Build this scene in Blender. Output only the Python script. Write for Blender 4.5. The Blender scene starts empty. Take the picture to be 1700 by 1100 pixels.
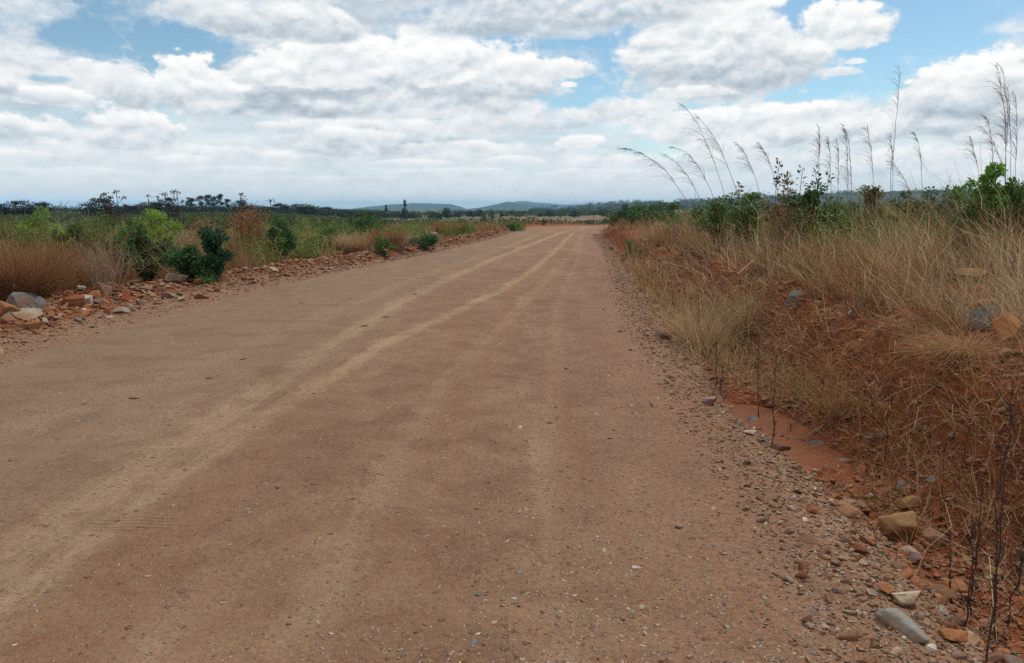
import bpy, math, random
import numpy as np
from mathutils import Vector

HAZE = 1.6e-4
R = math.radians
scn = bpy.context.scene
COL = scn.collection

# ------------------------------------------------------------------ camera
FPX, W0, H0, HOR = 1300.0, 1700.0, 1100.0, 346.0
CAM_Z = 1.6
PITCH = math.atan((H0 / 2 - HOR) / FPX)
cam_d = bpy.data.cameras.new('camera')
cam = bpy.data.objects.new('camera', cam_d)
COL.objects.link(cam)
cam.location = (0, 0, CAM_Z)
cam.rotation_euler = (R(90) - PITCH, 0, 0)
cam_d.sensor_width = 36.0
cam_d.lens = FPX / W0 * 36.0
cam_d.clip_start = 0.05
cam_d.clip_end = 40000
scn.camera = cam


def ray(u, v):
    """direction of the view through a point of the photograph, with y = 1"""
    a, b = (u - W0 / 2) / FPX, (H0 / 2 - v) / FPX
    c, s = math.cos(PITCH), math.sin(PITCH)
    d = np.array([a, c + b * s, -s + b * c])
    return d / d[1]


def azel(u, v):
    d = ray(u, v)
    return math.degrees(math.atan2(d[0], d[1])), math.degrees(math.atan2(d[2], math.hypot(d[0], d[1])))


# ------------------------------------------------------------------ value noise
_rs = np.random.RandomState(7)
PERM = _rs.permutation(512)
PERM = np.concatenate([PERM, PERM, PERM])
VAL = _rs.rand(512)


def vnoise(x, y, seed=0):
    x = np.asarray(x, float) + seed * 17.31
    y = np.asarray(y, float) + seed * 7.77
    xi, yi = np.floor(x).astype(int), np.floor(y).astype(int)
    fx, fy = x - xi, y - yi
    fx = fx * fx * (3 - 2 * fx)
    fy = fy * fy * (3 - 2 * fy)

    def h(i, j):
        return VAL[PERM[(PERM[i & 511] + (j & 511))] & 511]
    a = h(xi, yi) * (1 - fx) + h(xi + 1, yi) * fx
    b = h(xi, yi + 1) * (1 - fx) + h(xi + 1, yi + 1) * fx
    return a * (1 - fy) + b * fy


def fbm(x, y, oct=4, seed=0, gain=0.5):
    t, a, n = 0.0, 1.0, 0.0
    for k in range(oct):
        t = t + a * (vnoise(x * 2 ** k, y * 2 ** k, seed + k * 3) - 0.5)
        n += a
        a *= gain
    return t / n * 2


def sst(a, b, x):
    t = np.clip((np.asarray(x, float) - a) / (b - a), 0, 1)
    return t * t * (3 - 2 * t)


# ------------------------------------------------------------------ the lie of the land
YR = [-10, 0, 3, 5.5, 8.2, 12.6, 19.6, 28, 40, 53, 65, 80, 110, 160, 2000]
XR = [1.2, 1.38, 1.47, 1.58, 1.70, 2.0, 2.72, 3.57, 4.5, 5.6, 7.0, 9.6, 17, 34, 760]
YL = [-10, 0, 8.5, 11, 15.4, 18.7, 25, 30, 40, 53, 65, 80, 110, 160, 2000]
XL = [-5.6, -5.6, -5.55, -5.5, -5.3, -4.85, -3.7, -2.9, -1.5, -0.2, 1.2, 3.6, 11, 28, 750]
_yy = np.linspace(-10, 200, 2101)


def _smooth(ya, xa):
    v = np.interp(_yy, ya, xa)
    k = np.hanning(61)
    k /= k.sum()
    p = np.concatenate([np.full(30, v[0]), v, np.full(30, v[-1])])
    return np.convolve(p, k, 'valid')


_xr, _xl = _smooth(YR, XR), _smooth(YL, XL)


def xr(y): return np.where(np.asarray(y) < 195, np.interp(y, _yy, _xr), np.interp(y, YR, XR))
def xl(y): return np.where(np.asarray(y) < 195, np.interp(y, _yy, _xl), np.interp(y, YL, XL))


SA = np.array([-0.5, 0.0, 0.3, 0.6, 1.05, 1.3, 1.72, 2.2, 4, 8, 20, 60, 200, 900])
ZA = np.array([0.0, 0.0, -.06, -.24, -.27, -.10, .46, .60, .74, .92, 1.2, 1.6, 2.2, 4.0])
SB = np.array([-0.5, 0.0, 0.3, 0.5, 0.75, 0.9, 1.15, 1.6, 4, 8, 20, 60, 200, 900])
ZB = np.array([0.0, 0.0, -.03, -.08, -.08, 0.0, .36, .45, .62, .80, 1.1, 1.6, 2.2, 4.0])


def terrain_z(x, y):
    x = np.asarray(x, float)
    y = np.asarray(y, float)
    s = x - xr(y)
    t = xl(y) - x
    q = x / np.maximum(y, 1.0)
    # the valley beyond the crest of the road, dying out over the fields on both sides
    val = -2.3 * sst(56, 190, y) * sst(-.33, -.13, q) * (1 - sst(.10, .2, q))
    base = val + 0.05 * fbm(x * .05, y * .05, 3, 5) * sst(12, 60, y)
    base = base + .8 * fbm(x * .008, y * .008, 3, 9) * sst(120, 500, y)
    # right: ditch and bank
    wob = 0.16 * fbm(y * .55, x * 0 + 3.3, 3, 21) * sst(2, 4, y)
    ss = s + wob * sst(.4, 1.3, s)
    w = sst(9, 26, y)
    zr = np.interp(ss, SA, ZA) * (1 - w) + np.interp(ss, SB, ZB) * w
    zr = zr * (1 - 0.75 * sst(40, 85, y) * (1 - sst(8, 30, s)))
    # left: rubble windrow, then the field
    vw = 2.4 * (1 - sst(12, 20, y)) + 1.35
    zl = (.17 + .07 * sst(13, 20, y)) * np.exp(-((t - .55 * vw) / (.27 * vw)) ** 2) * (0.7 + .6 * vnoise(y * .9, t * .7, 4)) - .10 * sst(.7 * vw, 1.4 * vw, t)
    zl = np.where(t > 0, zl, 0)
    z = base + np.where(s > 0, zr, 0) + zl
    # roughness
    rough_r = sst(.15, .8, s) * (1 - sst(40, 120, y))
    z = z + rough_r * (.05 * fbm(x * 3.1, y * 3.1, 4, 31) + .022 * fbm(x * 13, y * 13, 3, 33) * (1 - sst(10, 20, y)))
    clod = np.maximum(fbm(x * 6.5, y * 6.5, 3, 37), 0) * .17 - .05 * np.abs(fbm(y * 2.6, x * .8, 3, 39))
    z = z + clod * sst(1.0, 1.3, ss) * (1 - sst(2.0, 2.6, ss)) * (1 - sst(12, 25, y))
    rough_l = sst(.1, .9, t) * (1 - sst(40, 120, y))
    z = z + rough_l * (.07 * fbm(x * 2.3, y * 2.3, 4, 41) + .02 * fbm(x * 9, y * 9, 2, 43))
    road = (s <= 0) & (t <= 0)
    z = z + np.where(road, .012 * fbm(x * 1.2, y * .5, 3, 51) * np.minimum(1, np.minimum(-s, -t) * 2), 0)
    z = z + np.where(road, .008 * fbm(x * 5, y * 3.2, 3, 57) - .016 * np.exp(-((x + 2.2 - .09 * np.maximum(y - 8, 0)) / .22) ** 2) * (y < 25), 0) * np.minimum(1, np.minimum(-s, -t) * 3)
    # the puddle bed is flat
    pd = ((x - 2.22) / .36) ** 2 + ((y - 6.5) / 1.15) ** 2 + 1.3 * fbm(x * 3.0, y * 2.2, 3, 61)
    k = 1 - sst(.5, 2.0, pd)
    z = z * (1 - k) + k * (-.35 + .06 * fbm(x * 4.5, y * 3.5, 3, 62))
    return z


def gz(x, y): return float(terrain_z(np.array([x]), np.array([y]))[0])


def ground(u, v):
    """where the view through a point of the photograph meets the ground"""
    d = ray(u, v)
    ys = np.geomspace(1.8, 900, 6000)
    f = CAM_Z + ys * d[2] - terrain_z(d[0] * ys, ys)
    k = int(np.argmax(f < 0)) if (f < 0).any() else len(ys) - 1
    y = ys[k]
    return np.array([d[0] * y, y, gz(d[0] * y, y)])


def at(u, Y):
    d = ray(u, 400)
    return np.array([d[0] * Y, Y, gz(d[0] * Y, Y)])


def zat(v, Y): return CAM_Z + ray(850, v)[2] * Y


# ------------------------------------------------------------------ node helper
class S:
    def __init__(self, nt, sock): self.nt, self.k = nt, sock

    def _m(self, op, *o, clamp=False):
        n = self.nt.nodes.new('ShaderNodeMath')
        n.operation, n.use_clamp = op, clamp
        for i, v in enumerate((self,) + o):
            put(self.nt, n.inputs[i], v)
        return S(self.nt, n.outputs[0])
    def __add__(self, o): return self._m('ADD', o)
    __radd__ = __add__
    def __mul__(self, o): return self._m('MULTIPLY', o)
    __rmul__ = __mul__
    def __sub__(self, o): return self._m('SUBTRACT', o)
    def __rsub__(self, o): return (self * -1.0) + o
    def __truediv__(self, o): return self._m('DIVIDE', o)
    def __pow__(self, o): return self._m('POWER', o)
    def abs(self): return self._m('ABSOLUTE')
    def sin(self): return self._m('SINE')
    def max(self, o): return self._m('MAXIMUM', o)
    def min(self, o): return self._m('MINIMUM', o)
    def sqrt(self): return self._m('SQRT')
    def exp(self): return self._m('EXPONENT')
    def clamp(self): return self._m('ADD', 0.0, clamp=True)
    def smooth(self, a, b, lo=0.0, hi=1.0):
        n = self.nt.nodes.new('ShaderNodeMapRange')
        n.interpolation_type = 'SMOOTHSTEP'
        put(self.nt, n.inputs['Value'], self)
        n.inputs['From Min'].default_value, n.inputs['From Max'].default_value = a, b
        n.inputs['To Min'].default_value, n.inputs['To Max'].default_value = lo, hi
        return S(self.nt, n.outputs[0])


def put(nt, sock, v):
    if isinstance(v, S):
        nt.links.new(v.k, sock)
    elif isinstance(v, (tuple, list)) and sock.type == 'RGBA' and len(v) == 3:
        sock.default_value = (*v, 1)
    else:
        sock.default_value = v


class NT:
    def __init__(self, nt):
        self.nt = nt
        nt.nodes.clear()
    def node(self, t, **kw):
        n = self.nt.nodes.new(t)
        for k, v in kw.items(): setattr(n, k, v)
        return n
    def s(self, sock): return S(self.nt, sock)
    def pos(self): return self.s(self.node('ShaderNodeNewGeometry').outputs['Position'])
    def objco(self): return self.s(self.node('ShaderNodeTexCoord').outputs['Object'])
    def attr(self, name, out='Fac'): return self.s(self.node('ShaderNodeAttribute', attribute_name=name).outputs[out])
    def objcol(self): return self.s(self.node('ShaderNodeObjectInfo').outputs['Color'])
    def objrand(self): return self.s(self.node('ShaderNodeObjectInfo').outputs['Random'])
    def sep(self, v):
        n = self.node('ShaderNodeSeparateXYZ')
        put(self.nt, n.inputs[0], v)
        return [self.s(o) for o in n.outputs]
    def comb(self, x, y, z):
        n = self.node('ShaderNodeCombineXYZ')
        for i, v in enumerate((x, y, z)): put(self.nt, n.inputs[i], v)
        return self.s(n.outputs[0])
    def vmul(self, v, t):
        n = self.node('ShaderNodeVectorMath', operation='MULTIPLY')
        put(self.nt, n.inputs[0], v)
        n.inputs[1].default_value = t
        return self.s(n.outputs[0])
    def vadd(self, v, t):
        n = self.node('ShaderNodeVectorMath', operation='ADD')
        put(self.nt, n.inputs[0], v)
        put(self.nt, n.inputs[1], t)
        return self.s(n.outputs[0])
    def noise(self, v, scale, detail=4.0, rough=.55, dist=0.0, color=False, dim='3D'):
        n = self.node('ShaderNodeTexNoise', noise_dimensions=dim)
        put(self.nt, n.inputs['Vector'], v)
        n.inputs['Scale'].default_value, n.inputs['Detail'].default_value = scale, detail
        n.inputs['Roughness'].default_value, n.inputs['Distortion'].default_value = rough, dist
        return self.s(n.outputs['Color' if color else 'Fac'])
    def voro(self, v, scale, feature='F1', out='Distance', rand=1.0, smooth=None, dim='3D'):
        n = self.node('ShaderNodeTexVoronoi', feature=feature, voronoi_dimensions=dim)
        put(self.nt, n.inputs['Vector'], v)
        n.inputs['Scale'].default_value = scale
        n.inputs['Randomness'].default_value = rand
        if smooth is not None: n.inputs['Smoothness'].default_value = smooth
        return self.s(n.outputs[out])
    def mix(self, f, a, b, mode='MIX'):
        n = self.node('ShaderNodeMix', data_type='RGBA', blend_type=mode)
        put(self.nt, n.inputs[0], f)
        put(self.nt, n.inputs[6], a)
        put(self.nt, n.inputs[7], b)
        return self.s(n.outputs[2])
    def ramp(self, f, stops):
        n = self.node('ShaderNodeValToRGB')
        put(self.nt, n.inputs[0], f)
        e = n.color_ramp.elements
        while len(e) < len(stops): e.new(.5)
        for q, (p, c) in zip(e, stops): q.position, q.color = p, (*c, 1)
        return self.s(n.outputs[0])
    def bump(self, h, strength, dist):
        n = self.node('ShaderNodeBump')
        put(self.nt, n.inputs['Height'], h)
        n.inputs['Strength'].default_value, n.inputs['Distance'].default_value = strength, dist
        return self.s(n.outputs[0])
    def principled(self, color, rough=.95, normal=None, spec=.2, **kw):
        n = self.node('ShaderNodeBsdfPrincipled')
        put(self.nt, n.inputs['Base Color'], color)
        put(self.nt, n.inputs['Roughness'], rough)
        put(self.nt, n.inputs['Specular IOR Level'], spec)
        if normal is not None: put(self.nt, n.inputs['Normal'], normal)
        for k, v in kw.items(): put(self.nt, n.inputs[k], v)
        return self.s(n.outputs[0])
    def out(self, sh, vol=False):
        o = self.node('ShaderNodeOutputMaterial')
        self.nt.links.new(sh.k, o.inputs['Volume' if vol else 'Surface'])


def material(name):
    m = bpy.data.materials.new(name)
    m.use_nodes = True
    return m, NT(m.node_tree)

# ------------------------------------------------------------------ sky, clouds and sun
SUN_EL, SUN_AZ = 56.0, 48.0        # azimuth from +y towards +x
world = bpy.data.worlds.new('World')
scn.world = world
world.use_nodes = True
w = NT(world.node_tree)
sky = w.node('ShaderNodeTexSky', sky_type='NISHITA', sun_disc=False)
sky.sun_elevation, sky.sun_rotation = R(SUN_EL), R(SUN_AZ)
sky.air_density, sky.dust_density, sky.ozone_density = 1.0, 0.6, 2.0
sky.altitude = 1200
dx, dy, dz = w.sep(w.s(w.node('ShaderNodeTexCoord').outputs['Generated']))
hyp = (dx * dx + dy * dy).sqrt()
az = w.s(w.node('ShaderNodeMath', operation='ARCTAN2').outputs[0])
nt = world.node_tree
put(nt, az.k.node.inputs[0], dx)
put(nt, az.k.node.inputs[1], dy)
az = az * (180 / math.pi)
el = w.s(w.node('ShaderNodeMath', operation='ARCTAN2').outputs[0])
put(nt, el.k.node.inputs[0], dz)
put(nt, el.k.node.inputs[1], hyp)
el = el * (180 / math.pi)

UP = 0.5


def billow(a, e, off):
    big = w.noise(w.comb(a * .17, e * .32, off), 1.0, 6, .58, .25, dim='2D')
    puff = w.voro(w.vadd(w.comb(a * .55, e * .85, off * 1.7), wob), 1.0, 'F1', 'Distance', 1.0, dim='2D')
    return big, puff


wob = w.vmul(w.noise(w.comb(az * .5, el * .8, 0.0), 1.0, 3, .6, color=True, dim='2D'), (1.1, 1.1, 1.1))
n0, p0 = billow(az, el, 0.0)
n1, p1 = billow(az - .12, el + UP, 0.0)
fine = w.noise(w.comb(az * 1.3, el * 2.0, 4.0), 1.0, 5, .62, dim='2D')
emb = ((n0 - n1) * 1.3 + (p1 - p0) * .30 + (fine - .5) * .30)      # rises towards lit tops of billows
field = (n0 - .5) * 2.0 + (.42 - p0) * .40 + (fine - .5) * .55

# the broken sheet of cloud over the whole sky, seen in perspective
zz = dz.max(0.0) + .045
qx, qy = dx / zz, dy / zz
sheet = w.noise(w.comb(qx * .42, qy * .42, 1.3), 1.0, 6, .55, .2, dim='2D')
sheet2 = w.noise(w.comb(qx * .42, qy * .42 + .16, 1.3), 1.0, 4, .55, .2, dim='2D')
lit = (.60 + ((sheet2 - sheet) * 2.2) * el.smooth(2.0, 7.0) + (n0 - .5) * .6 + emb * .45).clamp()
alpha = ((sheet + (fine - .5) * .12).smooth(.34, .54) * .88).max(el.smooth(9.0, 3.5) * .85)

# one cloud: a dome on a flat base whose outline and light follow the billows
cg = bpy.data.node_groups.new('cloud', 'ShaderNodeTree')
NAMES_IN = ['az', 'el', 'field', 'emb', 'lit', 'alpha', 'cx', 'cy', 'sx', 'sy', 'top', 'bottom', 'sharp', 'dens']
for nm in NAMES_IN: cg.interface.new_socket(nm, in_out='INPUT', socket_type='NodeSocketFloat')
for nm in ('lit', 'alpha'): cg.interface.new_socket(nm, in_out='OUTPUT', socket_type='NodeSocketFloat')
gi, go = cg.nodes.new('NodeGroupInput'), cg.nodes.new('NodeGroupOutput')
G = {nm: S(cg, gi.outputs[i]) for i, nm in enumerate(NAMES_IN)}
X = (G['az'] - G['cx']) * G['sx']
Yv = (G['el'] - G['cy']) * G['sy']
up, lower = Yv.max(0.0), Yv.min(0.0) * 2.6
d = 1.0 - (X * X + up * up + lower * lower) + G['field']
a = (d * G['sharp']).clamp()
a = a * a * (3.0 - 2.0 * a) * G['dens']
t_up = (Yv * 1.15).clamp()
L = G['bottom'] + (G['top'] - G['bottom']) * t_up + G['emb'] + (.16 - d.clamp() * .26) * t_up
cg.links.new((G['lit'] + (L.clamp() - G['lit']) * a).k, go.inputs[0])
cg.links.new((1.0 - (1.0 - G['alpha']) * (1.0 - a)).k, go.inputs[1])

hg = bpy.data.node_groups.new('gap', 'ShaderNodeTree')
NAMES_H = ['az', 'el', 'field', 'alpha', 'cx', 'cy', 'sx', 'sy', 'dens']
for nm in NAMES_H: hg.interface.new_socket(nm, in_out='INPUT', socket_type='NodeSocketFloat')
hg.interface.new_socket('alpha', in_out='OUTPUT', socket_type='NodeSocketFloat')
gi, go = hg.nodes.new('NodeGroupInput'), hg.nodes.new('NodeGroupOutput')
G = {nm: S(hg, gi.outputs[i]) for i, nm in enumerate(NAMES_H)}
X = (G['az'] - G['cx']) * G['sx']
Yv = (G['el'] - G['cy']) * G['sy']
d = ((1.0 - X * X - Yv * Yv - G['field'] * .9) * 1.5).clamp()
hg.links.new((G['alpha'] * (1.0 - d * G['dens'])).k, go.inputs[0])

GAP = 'gap'
CLOUDS = [
    # u centre, v of the flat base, half width, height above base (photo pixels), top light, base light, sharpness
    (700, 262, 420, 34, .70, .46, .5), (250, 262, 330, 30, .70, .50, .5), (1180, 275, 300, 36, .70, .54, .5), (1560, 285, 260, 50, .74, .54, .5),
    (130, 290, 150, 14, .74, .52, .45), (420, 286, 110, 12, .76, .52, .45), (560, 300, 160, 10, .72, .54, .5), (760, 290, 130, 14, .78, .54, .45), (980, 292, 150, 14, .74, .54, .45), (1120, 300, 120, 10, .72, .54, .5),
    (300, 270, 60, 16, .86, .56, .4), (480, 262, 70, 16, .84, .5, .4), (690, 275, 80, 14, .84, .52, .4), (1050, 268, 80, 18, .86, .56, .4), (20, 262, 90, 20, .82, .5, .4),
    (GAP, 1110, 240, 75, 30, .8), (GAP, 600, 215, 40, 8, .5),
    (70, 228, 120, 44, .80, .48, .35), (610, 240, 190, 66, .84, .34, .35), (210, 232, 105, 66, .90, .44, .3), (820, 212, 140, 40, .82, .50, .4),
    (560, 185, 60, 20, .95, .6, .3), (720, 190, 50, 22, .95, .6, .3), (450, 215, 60, 18, .9, .5, .35), (560, 232, 130, 24, .85, .4, .4), (760, 250, 120, 20, .85, .5, .4),
    (960, 240, 52, 22, .98, .62, .3), (860, 268, 60, 12, .9, .6, .4), (540, 190, 250, 22, .78, .44, .5),
    (1250, 222, 180, 68, .92, .50, .3), (1420, 215, 170, 70, .88, .48, .3), (1010, 190, 150, 44, .84, .50, .35), (1130, 205, 90, 28, .9, .56, .35),
    (GAP, 955, 150, 85, 30, 1.0), (GAP, 1040, 105, 60, 38, 1.0),
    (60, 150, 140, 52, .80, .46, .4), (90, 168, 75, 26, .95, .55, .3), (225, 158, 45, 72, 1.0, .44, .2), (160, 128, 80, 36, .86, .56, .4),
    (GAP, 330, 172, 75, 16, .9), (GAP, 80, 130, 50, 10, .8), (GAP, 240, 70, 190, 46, 1.0),
    (720, 150, 300, 120, .88, .42, .3), (470, 166, 220, 92, .86, .26, .28), (325, 160, 85, 88, 1.04, .44, .18), (590, 120, 190, 92, 1.0, .64, .22),
    (900, 122, 90, 40, 1.02, .56, .2), (945, 142, 18, 9, .95, .7, .3),
    (GAP, 1540, 50, 150, 70, 1.0), (GAP, 1420, 130, 140, 42, 1.0), (GAP, 1230, 160, 130, 14, .9),
    (1200, 128, 200, 150, .90, .34, .26), (1400, 60, 100, 70, .96, .62, .24), (1110, 80, 110, 80, .88, .56, .35), (1140, 156, 90, 18, .88, .56, .35),
    (1640, 196, 165, 126, 1.0, .36, .18), (1710, 150, 90, 70, .82, .46, .4), (1675, 48, 60, 30, .9, .62, .8), (1420, 103, 20, 9, .85, .7, .5), (1385, 122, 50, 14, .85, .6, .4),
    (30, 85, 80, 110, .60, .40, .5), (470, 48, 190, 62, .80, .32, .3), (330, 24, 90, 40, .78, .44, .4), (860, 45, 240, 70, .66, .26, .5), (1010, 30, 190, 60, .60, .28, .5),
    (600, -10, 500, 60, .60, .36, .6), (1100, -10, 300, 60, .78, .44, .5), (0, 10, 160, 80, .5, .36, .6),
]


def use(group, ins):
    n = nt.nodes.new('ShaderNodeGroup')
    n.node_tree = group
    for i, v in enumerate(ins): put(nt, n.inputs[i], v)
    return [S(nt, o) for o in n.outputs]


fields = {}
for A in (.75, 1.0):
    fields[A] = field * A
embs = {A: emb * A for A in (.8, 1.2)}
for c in CLOUDS:
    if c[0] == GAP:
        _, u, v, hw, hh, dens = c
        a0, e0 = azel(u, v)
        alpha = use(hg, [az, el, field, alpha, a0, e0, 2 / (azel(u + hw, v)[0] - azel(u - hw, v)[0]), 1 / max(azel(u, v - hh)[1] - e0, .15), dens])[0]
        continue
    u, v, hw, hh, top, bot, sharp = c
    a0, e0 = azel(u, v)
    sx = (azel(u + hw, v)[0] - azel(u - hw, v)[0]) / 2
    sy = max(azel(u, v - hh)[1] - e0, .15)
    if v > 215: top, bot, sharp = top + .10, bot + .03, sharp * .7
    lit, alpha = use(cg, [az, el, fields[1.0 if hh > 30 else .75], embs[1.2 if hh > 40 else .8], lit, alpha, a0, e0, 1 / sx, 1 / sy, top, bot, .6 / sharp, .85 if sharp > .45 else 1.0])
col = w.ramp(lit.clamp(), [(0.0, (.46, .53, .60)), (.28, (.63, .695, .75)), (.5, (.81, .855, .885)), (.74, (.98, .99, .99)), (1.0, (1.12, 1.11, 1.09))])
haze_f = el.smooth(5.5, .2) * .62
hazecol = (.80, .875, .905)
col = w.mix(haze_f, col, hazecol)
alpha = alpha.max(el.smooth(6.0, 1.5))
bg1 = w.node('ShaderNodeBackground')
put(nt, bg1.inputs[0], w.mix(1.0, w.s(sky.outputs[0]), (.98, 1.10, 1.0), 'MULTIPLY'))
bg1.inputs[1].default_value = 0.11
bg2 = w.node('ShaderNodeBackground')
put(nt, bg2.inputs[0], col)
bg2.inputs[1].default_value = 0.92
mx = w.node('ShaderNodeMixShader')
put(nt, mx.inputs[0], alpha)
nt.links.new(bg1.outputs[0], mx.inputs[1])
nt.links.new(bg2.outputs[0], mx.inputs[2])
wo = w.node('ShaderNodeOutputWorld')
nt.links.new(mx.outputs[0], wo.inputs[0])
try:
    world.cycles.sampling_method = 'NONE'
    world.cycles.sample_map_resolution = 512
except Exception:
    pass

sun_d = bpy.data.lights.new('sun', 'SUN')
sun_d.energy, sun_d.angle, sun_d.color = 2.3, R(4), (1.0, .95, .88)
sun = bpy.data.objects.new('sun', sun_d)
COL.objects.link(sun)
sd = Vector((math.sin(R(SUN_AZ)) * math.cos(R(SUN_EL)), math.cos(R(SUN_AZ)) * math.cos(R(SUN_EL)), math.sin(R(SUN_EL))))
sun.rotation_euler = sd.to_track_quat('Z', 'Y').to_euler()
sun.location = (0, 0, 60)

scn.view_settings.view_transform = 'Standard'
scn.view_settings.look = 'None'
scn.view_settings.exposure = 0.04
scn.view_settings.gamma = 1.0

# ------------------------------------------------------------------ object helpers
rng = np.random.RandomState(11)


def tag(o, label=None, cat=None, group=None, kind=None):
    for k, v in (('label', label), ('category', cat), ('group', group), ('kind', kind)):
        if v: o[k] = v
    return o


def mesh_np(name, V, F, mat=None, smooth=False, attrs=None, loops=None):
    """V (n,3); F (m,k) faces all with k corners, or a list of such arrays"""
    me = bpy.data.meshes.new(name)
    Fs = F if isinstance(F, list) else [F]
    me.vertices.add(len(V))
    me.vertices.foreach_set('co', np.ascontiguousarray(V, np.float32).ravel())
    li = np.concatenate([f.ravel() for f in Fs]).astype(np.int32)
    tot = np.concatenate([np.full(len(f), f.shape[1]) for f in Fs]).astype(np.int32)
    st = np.concatenate([[0], np.cumsum(tot)[:-1]]).astype(np.int32)
    me.loops.add(len(li))
    me.loops.foreach_set('vertex_index', li)
    me.polygons.add(len(tot))
    me.polygons.foreach_set('loop_start', st)
    me.polygons.foreach_set('loop_total', tot)
    if smooth: me.polygons.foreach_set('use_smooth', np.ones(len(tot), bool))
    for k, a in (attrs or {}).items():
        a = np.asarray(a, np.float32)
        if a.ndim == 1:
            me.attributes.new(k, 'FLOAT', 'POINT').data.foreach_set('value', a)
        else:
            me.attributes.new(k, 'FLOAT_COLOR', 'POINT').data.foreach_set('color', np.c_[a, np.ones(len(a))].astype(np.float32).ravel())
    if mat: me.materials.append(mat)
    me.update(calc_edges=True)
    return me


def link(name, me, parent=None, loc=None, rot=None, scale=None, color=None):
    o = bpy.data.objects.new(name, me)
    COL.objects.link(o)
    if parent is not None: o.parent = parent
    if loc is not None: o.location = loc
    if rot is not None: o.rotation_euler = rot
    if scale is not None: o.scale = scale
    if color is not None: o.color = (*color, 1)
    return o


def empty(name, loc, rz=0.0, scale=1.0):
    o = bpy.data.objects.new(name, None)
    COL.objects.link(o)
    o.empty_display_size = .1
    o.location, o.rotation_euler = loc, (0, 0, rz)
    o.scale = (scale,) * 3 if np.isscalar(scale) else scale
    return o


class Bag:
    """collects vertices and faces of one mesh"""
    def __init__(self): self.V, self.F3, self.F4, self.n, self.A = [], [], [], 0, []
    def add(self, V, F, a=None):
        V = np.asarray(V, float)
        F = np.asarray(F, int) + self.n
        (self.F3 if F.shape[1] == 3 else self.F4).append(F)
        self.V.append(V)
        self.A.append(np.full(len(V), .5) if a is None else np.broadcast_to(a, (len(V),)))
        self.n += len(V)
    def tube(self, pts, rad, n=5, a=None):
        P = np.asarray(pts, float)
        r = np.broadcast_to(rad, (len(P),))
        T = np.gradient(P, axis=0)
        T /= np.linalg.norm(T, axis=1)[:, None] + 1e-9
        ref = np.array([0.31, .95, .1]) if abs(T[:, 2]).mean() > .5 else np.array([0, 0, 1.0])
        A = np.cross(T, ref)
        A /= np.linalg.norm(A, axis=1)[:, None] + 1e-9
        B = np.cross(T, A)
        th = np.arange(n) * 2 * math.pi / n
        V = P[:, None] + r[:, None, None] * (np.cos(th)[None, :, None] * A[:, None] + np.sin(th)[None, :, None] * B[:, None])
        m = len(P)
        i, j = np.meshgrid(np.arange(m - 1), np.arange(n), indexing='ij')
        k = (j + 1) % n
        F = np.stack([i * n + j, i * n + k, (i + 1) * n + k, (i + 1) * n + j], -1).reshape(-1, 4)
        self.add(V.reshape(-1, 3), F, a)
    def mesh(self, name, mat, smooth=False):
        F = [np.concatenate(f) for f in (self.F3, self.F4) if f]
        return mesh_np(name, np.concatenate(self.V), F, mat, smooth, {'tint': np.concatenate(self.A)})


# ------------------------------------------------------------------ materials
def m_rock():
    m, t = material('stone')
    c, p = t.objcol(), t.pos()
    o = t.objco()
    n = t.noise(o, 5.0, 6, .65)
    n2 = t.noise(o, 22.0, 4, .7)
    col = t.mix(n.smooth(.35, .7) * .55, c, t.mix(1.0, c, (.55, .50, .47), 'MULTIPLY'))
    dust = t.noise(o, 3.1, 5, .6).smooth(.42, .60)
    col = t.mix(dust * .7, col, (.23, .098, .042))
    col = t.mix(n2.smooth(.45, .75) * .35, col, t.mix(1.0, c, (1.5, 1.5, 1.5), 'MULTIPLY'))
    t.out(t.principled(col, .9, t.bump(n * .6 + n2 * .5 + t.voro(t.vadd(o, t.vmul(t.noise(o, 4.0, 3, .6, color=True), (.4, .4, .4))), 4.0, 'F1', 'Distance') * .6, .6, .035)))
    return m


def m_gravel():
    m, t = material('gravel')
    c = t.attr('col', 'Color')
    n = t.noise(t.pos(), 60.0, 3, .6)
    t.out(t.principled(t.mix(n.smooth(.3, .75), t.mix(1.0, c, (.7, .66, .62), 'MULTIPLY'), c), .92, t.bump(n, .4, .01)))
    return m


def m_leaf(name, rough=.55, trans=.35):
    m, t = material(name)
    c = t.objcol()
    f = t.attr('tint')
    col = t.mix(1.0, c, t.ramp(f, [(0, (.55, .52, .48)), (.5, (1.05, 1.05, 1)), (.9, (1.7, 1.55, 1.2)), (1, (2.0, 1.5, 1.0))]), 'MULTIPLY')
    b = t.node('ShaderNodeBsdfTranslucent')
    put(t.nt, b.inputs[0], col)
    x = t.node('ShaderNodeMixShader')
    x.inputs[0].default_value = trans
    t.nt.links.new(t.principled(col, rough, None, .35).k, x.inputs[1])
    t.nt.links.new(b.outputs[0], x.inputs[2])
    t.out(t.s(x.outputs[0]))
    return m


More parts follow.
